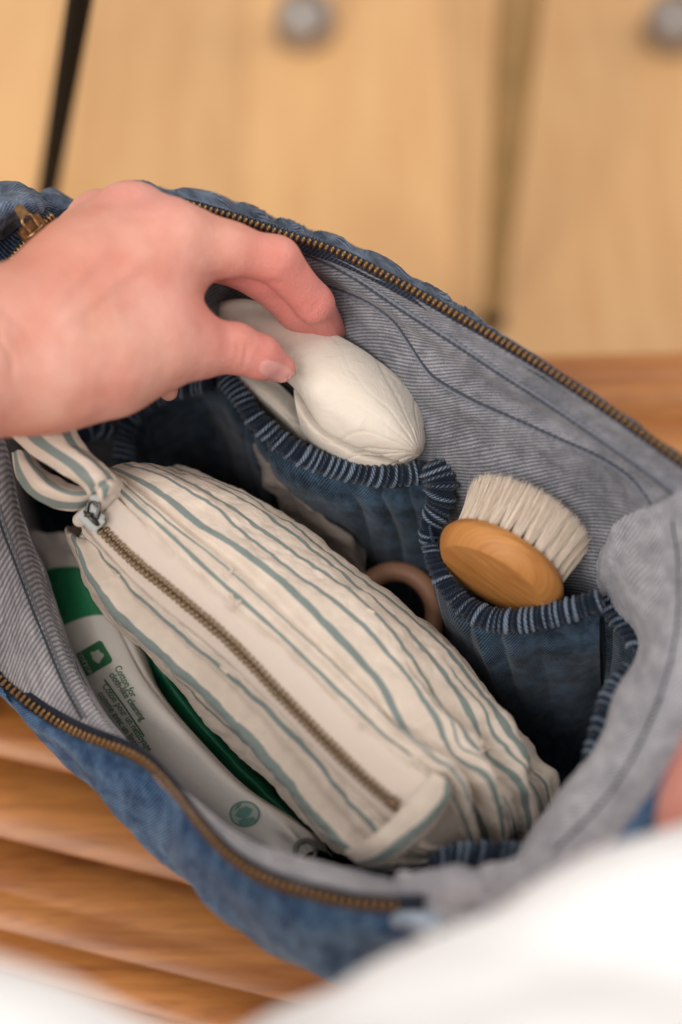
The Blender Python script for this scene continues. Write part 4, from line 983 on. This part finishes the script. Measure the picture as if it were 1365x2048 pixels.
mb.out(mb.mix(hn, lin((226, 206, 186)), lin((244, 232, 216))), .55, None, Sheen_Weight=.2, Subsurface_Weight=0.0)
def tuft(cx, cy, nh, rad, hl):
    vs = []; fs = []; rn = math.hypot(cx, cy)
    for h in range(nh):
        r = rad*math.sqrt(rng.random()); q = rng.random()*6.283; x0 = cx+r*math.cos(q)*.66; y0 = cy+r*math.sin(q)*.66
        sx = -.0008+(cx/.028)*.0008+r*math.cos(q)*.95+rng.normal()*.0005; sy = (cy/.028)*.0016+r*math.sin(q)*.95+rng.normal()*.0005
        if rng.random() < .02: sx += rng.normal()*.002; sy += rng.normal()*.002
        ln = hl*(1+rng.normal()*.035+.05*(1-(rn/.026)**2)); w = .000075; ca = rng.random()*3.14
        wx, wy = w*math.cos(ca), w*math.sin(ca); b0 = len(vs)
        for k, z in enumerate((0, .35, .7, 1)):
            f_ = z**1.4; ww = (1, 1, .85, .25)[k]
            px_, py_ = x0+sx*f_, y0+sy*f_
            vs.append(BL(px_-wx*ww, py_-wy*ww, .0056+ln*z)[:]); vs.append(BL(px_+wx*ww, py_+wy*ww, .0056+ln*z)[:])
            if k: fs.append((b0+2*k-2, b0+2*k-1, b0+2*k+1, b0+2*k))
    # solid heart of the tuft so it is not see-through
    K = 8; b0 = len(vs)
    for k, (z, rr_) in enumerate(((0, .52), (.25, .66), (.8, .95), (.93, .5))):
        for i in range(K):
            q = i/K*6.283; s_ = 1+.02*z; vs.append(BL(cx*s_-.0008*z**1.4+rad*.75*rr_*math.cos(q), cy*s_+rad*.75*rr_*math.sin(q), .0056+hl*z)[:])
            if k: fs.append((b0+(k-1)*K+i, b0+(k-1)*K+(i+1) % K, b0+k*K+(i+1) % K, b0+k*K+i))
    me = bpy.data.meshes.new('bristle_tuft'); me.from_pydata(vs, [], fs); return part(brush, 'bristle_tuft', me, mb.m, False)
for rad_, cnt, nh in ((.0238, 27, 560), (.0185, 20, 260), (.0130, 14, 160), (.0075, 8, 160), (.0015, 2, 160)):
    for i in range(cnt):
        q = i/cnt*2*math.pi+.1; tuft(rad_*math.cos(q), rad_*math.sin(q), nh, .0031, .0225)

# ================================================================== things deep in the bag
ring = thing('wooden_ring', P(790, 1230, .700), 'round wooden teething ring standing dimly behind the striped pouch', 'ring')
rc = P(792, 1228, .668); rx = RT; ry = (UPV*.93+F*.35).normalized()
c = np.array([(rc+rx*.0185*math.cos(q)+ry*.0210*math.sin(q))[:] for q in np.linspace(0, 2*np.pi, 60)])
part(ring, 'ring_band', tube_mesh('ring_band', c, .0048, 16, 1, False), plain('beech_wood', (186, 136, 108), .5, 0, 60, .15))
cl = thing('muslin_cloth', P(620, 1080, .70), 'crumpled greyish cream cloth wedged between the denim pockets and the pouch', 'cloth')
mp_ = Patch([[(500, 850, 0.672), (520, 862, 0.666), (538, 872, 0.668), (552, 890, 0.682)], [(510, 900, 0.670), (528, 905, 0.662), (546, 915, 0.664), (556, 935, 0.682)],
             [(525, 960, 0.672), (548, 962, 0.662), (572, 975, 0.662), (590, 1000, 0.682)], [(560, 1010, 0.677), (590, 1005, 0.666), (625, 1018, 0.664), (660, 1050, 0.682)],
             [(600, 1060, 0.682), (640, 1045, 0.668), (680, 1060, 0.666), (715, 1095, 0.682)], [(650, 1120, 0.682), (685, 1105, 0.670), (712, 1120, 0.670), (735, 1150, 0.682)], [(690, 1190, 0.702), (720, 1180, 0.697), (745, 1190, 0.697), (760, 1210, 0.712)]], 120, 60, add(wr(.007, 40, 61), wr(.003, 110, 62)))
part(cl, 'cloth_body', mp_.mesh('cloth_body'), cloth('greige_muslin', (116, 106, 101), (150, 138, 130), 300, .9, .3))
# ================================================================== PERSON
person = thing('person', P(120, 1900, .45), 'person in white clothes reaching into the denim bag with one bare hand', 'person')
def skinmat():
    m = M('skin'); o = m.obj(); n1 = m.noise(o, 35, 3, .55); n2 = m.noise(o, 120, 3); n3 = m.noise(o, 1400, 2); n4 = m.noise(o, 450, 3); vo = m.n('ShaderNodeTexVoronoi'); vo.inputs['Scale'].default_value = 900; m.l(o, vo.inputs['Vector'])
    fl_ = m.attr('flush')
    base = m.mix(m.ramp(n1, [(.35, 0.0), (.65, 1.0)]), lin((207, 152, 132)), lin((221, 178, 161)))
    base = m.mix(m.math('MULTIPLY', n2, .25), base, lin((198, 116, 94)))
    col = m.mix(m.math('MULTIPLY', fl_, .62), base, lin((204, 104, 104)))
    col = m.mix(m.math('MULTIPLY', m.attr('tan'), .6), col, lin((190, 112, 82)))
    h = m.math('ADD', m.math('ADD', m.math('MULTIPLY', n3, .5), n4), m.math('MULTIPLY', vo.outputs['Distance'], 1.2))
    return m.out(col, .5, m.bump(h, .3, .0005), Subsurface_Weight=.15, Subsurface_Scale=.003, Subsurface_Radius=(1.0, .35, .2), Specular_IOR_Level=.35)
m_skin = skinmat()
def K(u, v, d, px):
    d = .618+(d-.618)*.62
    return (P(u, v, d), px*PX(d))
def seg(a, b, k=.008): return (a[0], b[0], a[1], b[1], k)
# forearm and wrist
fa0 = K(-240, 728, .485, 150); fa1 = K(-90, 708, .50, 136)
wr0 = K(20, 690, .520, 104); wr1 = K(28, 726, .520, 104)
mc = []   # metacarpals
hand = [seg(fa0, fa1, .02), seg(K(-90, 705, .50, 134), wr0, .02), seg(K(-90, 722, .50, 128), wr1, .02), seg(wr0, wr1, .02)]
I0 = K(352, 480, .560, 62); M0 = K(262, 428, .572, 58); R0 = K(196, 436, .590, 48); Q0 = K(160, 470, .610, 46)
hand += [seg(K(70, 650, .525, 90), I0, .022), seg(K(84, 645, .530, 76), M0, .016), seg(K(80, 640, .540, 70), R0, .014), seg(K(84, 640, .55, 58), Q0, .012)]
hand += [seg(K(180, 560, .555, 100), K(290, 520, .575, 72), .022), seg(K(100, 700, .540, 120), K(250, 600, .565, 92), .022)]
# index finger: knuckle, middle joint, tip
I1 = K(552, 520, .585, 47); I2 = K(628, 606, .612, 40); I3 = K(664, 662, .655, 28)
hand += [seg(I0, K(455, 498, .572, 50), .012), seg(K(455, 498, .572, 50), I1, .006), seg(I1, I2, .004), seg(I2, I3, .003)]
# middle finger just below and behind the index
hand += [seg(M0, K(430, 520, .600, 42), .006), seg(K(430, 520, .600, 42), K(520, 556, .612, 40), .003), seg(K(520, 556, .612, 40), K(590, 622, .632, 36), .003), seg(K(590, 622, .632, 36), K(622, 672, .65, 30), .003)]
# ring and little fingers curl further behind
hand += [seg(R0, K(350, 492, .632, 40), .006), seg(K(350, 492, .632, 40), K(480, 532, .650, 34), .003), seg(K(480, 532, .650, 34), K(570, 606, .672, 30), .003)]
hand += [seg(Q0, K(250, 600, .640, 36), .006), seg(K(250, 600, .640, 36), K(318, 700, .640, 32), .004), seg(K(318, 700, .640, 32), K(338, 784, .612, 19), .003)]
# thumb: base mass, joint, tip
T0 = K(150, 722, .528, 106); T1 = K(318, 698, .548, 66); T2 = K(468, 696, .574, 49); T3 = K(562, 737, .592, 31)
hand += [seg(T0, K(235, 712, .54, 98), .02), seg(K(235, 712, .54, 98), T1, .015), seg(T1, K(400, 698, .562, 52), .010), seg(K(400, 698, .562, 52), T2, .006), seg(T2, K(520, 714, .583, 44), .004), seg(K(520, 714, .583, 44), T3, .003)]
# web between thumb and index
hand += [seg(K(300, 560, .565, 74), K(322, 640, .556, 66), .02)]
pts = np.array([q[:] for a in hand for q in (a[0], a[1])]); lo = pts.min(0)-.034; hi = pts.max(0)+.034
def hf(p):
    d = np.full(len(p), 1.0)
    for a in hand:
        c = cone(p, *a[:4]); d = smin(d, c, a[4])
    return d
hv, hfc = surface_nets(hf, lo, hi, .00115)
hv = smooth_verts(hv, hfc, 3)
def near(v, q, r): return np.exp(-(np.linalg.norm(v-np.array(q[:]), axis=1)/r)**2)
N_h = vert_normals(hv, hfc)
# knuckle wrinkles, tendons, soft unevenness
def crease(v, p, dirp, w, L, depth):
    """groove through photo-space point p, crossing the finger, on the side that faces us"""
    q = proj(v); dx = q[:, 0]-p[0]; dy = q[:, 1]-p[1]; c_, s_ = math.cos(dirp), math.sin(dirp)
    a = dx*c_+dy*s_; b = -dx*s_+dy*c_+6*np.sin(a/14)
    return -depth*np.exp(-(b/w)**2)*np.exp(-(a/L)**2)
facing = np.clip((N_h*(-np.array(F[:]))).sum(1), 0, 1)
dsp = .0006*fbm(hv*38, 3, 101)+.00025*fbm(hv*150, 2, 102)
for (pp_, a, L_, dp) in (((492, 706), 2.0, 26, .0007), ((478, 700), 2.1, 24, .0005), ((505, 690), 2.3, 16, .0004), ((545, 566), .4, 20, .0006), ((628, 618), -.5, 16, .0003), ((420, 552), .3, 16, .0006), ((440, 560), 1.3, 14, .0005), ((12, 700), 1.25, 60, .0010), ((30, 640), .9, 50, .0006)):
    dsp = dsp+crease(hv, pp_, a, 6.0, L_, dp*1.5)*facing
for a, b in (((110, 610, .5), (250, 440, .5)), ((130, 640, .5), (340, 480, .5)), ((90, 590, .5), (190, 450, .5))):
    q = proj(hv); A_ = np.array(a[:2]); B_2 = np.array(b[:2]); ab = B_2-A_; t = np.clip(((q[:, :2]-A_)@ab)/(ab@ab), 0, 1); dd = np.linalg.norm(q[:, :2]-(A_+t[:, None]*ab), axis=1)
    dsp = dsp+.0011*np.exp(-(dd/16)**2)*facing*np.sin(np.pi*np.clip(t*.8+.2, 0, 1))
hv = hv+N_h*dsp[:, None]
flush = .25*np.ones(len(hv))
for q, r, w in ((I1[0], .020, .55), (I3[0], .022, .9), (I2[0], .018, .6), (T2[0], .020, .6), (T3[0], .016, .7), (M0[0], .016, .5), (I0[0], .02, .35), (R0[0], .014, .4), (K(480, 570, .612, 10)[0], .02, .9), (T1[0], .025, .25)):
    flush = flush+w*near(hv, q, r)
tan_ = np.clip(1.0*near(hv, K(95, 560, .54, 10)[0], .030)+.8*near(hv, K(15, 640, .52, 10)[0], .020)+.5*near(hv, K(215, 480, .56, 10)[0], .020)-.5*near(hv, K(150, 740, .52, 10)[0], .02), 0, 1)
flush = np.clip(flush+.25*fbm(hv*45, 2, 110), 0, 1)
# the other forearm, at the right edge, holds the bag open
arm = [seg(K(1492, 1430, .380, 104), K(1468, 1640, .355, 124), .02), seg(K(1468, 1640, .355, 124), K(1560, 1900, .30, 190), .02)]
pts2 = np.array([q[:] for a in arm for q in (a[0], a[1])]); 
def af(p):
    d = np.full(len(p), 1.0)
    for a in arm: d = smin(d, cone(p, *a[:4]), a[4])
    return d
av, afc = surface_nets(af, pts2.min(0)-.07, pts2.max(0)+.07, .004); av = smooth_verts(av, afc, 2)
for nm_, v_, f_, fl2, tn_, lb_ in (('arm', hv, hfc, flush, tan_, 'bare left hand and wrist gripping the nappy'), ('arm', av, afc, .6*np.ones(len(av)), 0*np.ones(len(av)), 'blurred bare forearm at the right edge')):
    me = raw_mesh(nm_, v_, f_); at = me.attributes.new('flush', 'FLOAT', 'POINT'); at.data.foreach_set('value', fl2.astype(np.float32)); at = me.attributes.new('tan', 'FLOAT', 'POINT'); at.data.foreach_set('value', tn_.astype(np.float32)); part(person, nm_, me, m_skin, label=lb_)
bmh = BVHTree.FromPolygons(hv.tolist(), hfc.tolist())
# thumb nail
m_nail = plain('nail', (218, 156, 150), .25, 0, 80, .08, .02, Coat_Weight=.3, Subsurface_Weight=.2, Subsurface_Scale=.002)
def nail(c, ax, L_, W_, n=18, lift=.0006, name='thumb_nail'):
    ca, sa = math.cos(ax), math.sin(ax); A = np.zeros((n, n, 3)); ok = True
    for i in range(n):
        for j in range(n):
            a, b = 2*i/(n-1)-1, 2*j/(n-1)-1
            x, y = a*math.sqrt(1-b*b/2.4), b*math.sqrt(1-a*a/2.4)
            u = c[0]+ca*x*L_-sa*y*W_; v = c[1]+sa*x*L_+ca*y*W_
            h = hit(bmh, u, v, lift*(1-.6*max(abs(a), abs(b))**4))
            A[i, j] = h[:] if h is not None else (np.nan,)*3
    if np.isnan(A).any():
        for i in range(n):
            for j in range(n):
                if np.isnan(A[i, j]).any():
                    k = np.argwhere(~np.isnan(A[..., 0])); q = k[np.argmin(((k-[i, j])**2).sum(1))]; A[i, j] = A[q[0], q[1]]
    return part(person, name, grid_mesh(name, A), m_nail)
nail((557, 746), .44, 41, 19)
# white clothes: sleeve of the near arm and lap, very close to the lens
m_shirt = cloth('white_cotton', (246, 246, 248), (250, 250, 251), 200, .85, .1, 20, .1)
def W3(u, v, d): return P(u, v, d)
sl = [(Vector((.30, -.30, 1.12)), W3(1800, 1916, .40), .075, .056, .01), (Vector((.05, -.42, 1.10)), Vector((.30, -.30, 1.12)), .10, .075, .03), (Vector((0, -.44, .62)), Vector((0, -.44, 1.10)), .15, .16, .03), (Vector((-.30, -.30, 1.12)), Vector((-.05, -.42, 1.10)), .075, .10, .03), (Vector((-.30, -.30, 1.12)), K(-900, 1120, .40, 10)[0], .075, .060, .02), (K(-900, 1120, .40, 10)[0], K(-330, 790, .485, 10)[0], .060, .040, .02), (W3(1800, 1916, .40), W3(1365, 2090, .385), .056, .0535, .01), (W3(1365, 2090, .385), W3(930, 2264, .375), .0535, .0458, .01), (W3(930, 2264, .375), W3(600, 2400, .37), .0458, .044, .01),
      (Vector((-.10, -.40, .85)), W3(-600, 2000, .33), .09, .037, .01), (W3(-600, 2000, .33), W3(0, 2305, .33), .037, .0385, .01), (W3(0, 2305, .33), W3(500, 2560, .33), .0385, .045, .01), (W3(500, 2560, .33), W3(800, 2500, .36), .045, .045, .01), (W3(300, 2900, .34), W3(1300, 2700, .34), .08, .09, .01)]
def sd(v): return .0022*fbm(v*16, 3, 121)+.0012*fbm(v*60, 2, 122)
blob('white_shirt', person, sl, .0055, m_shirt, .01, 2, sd)
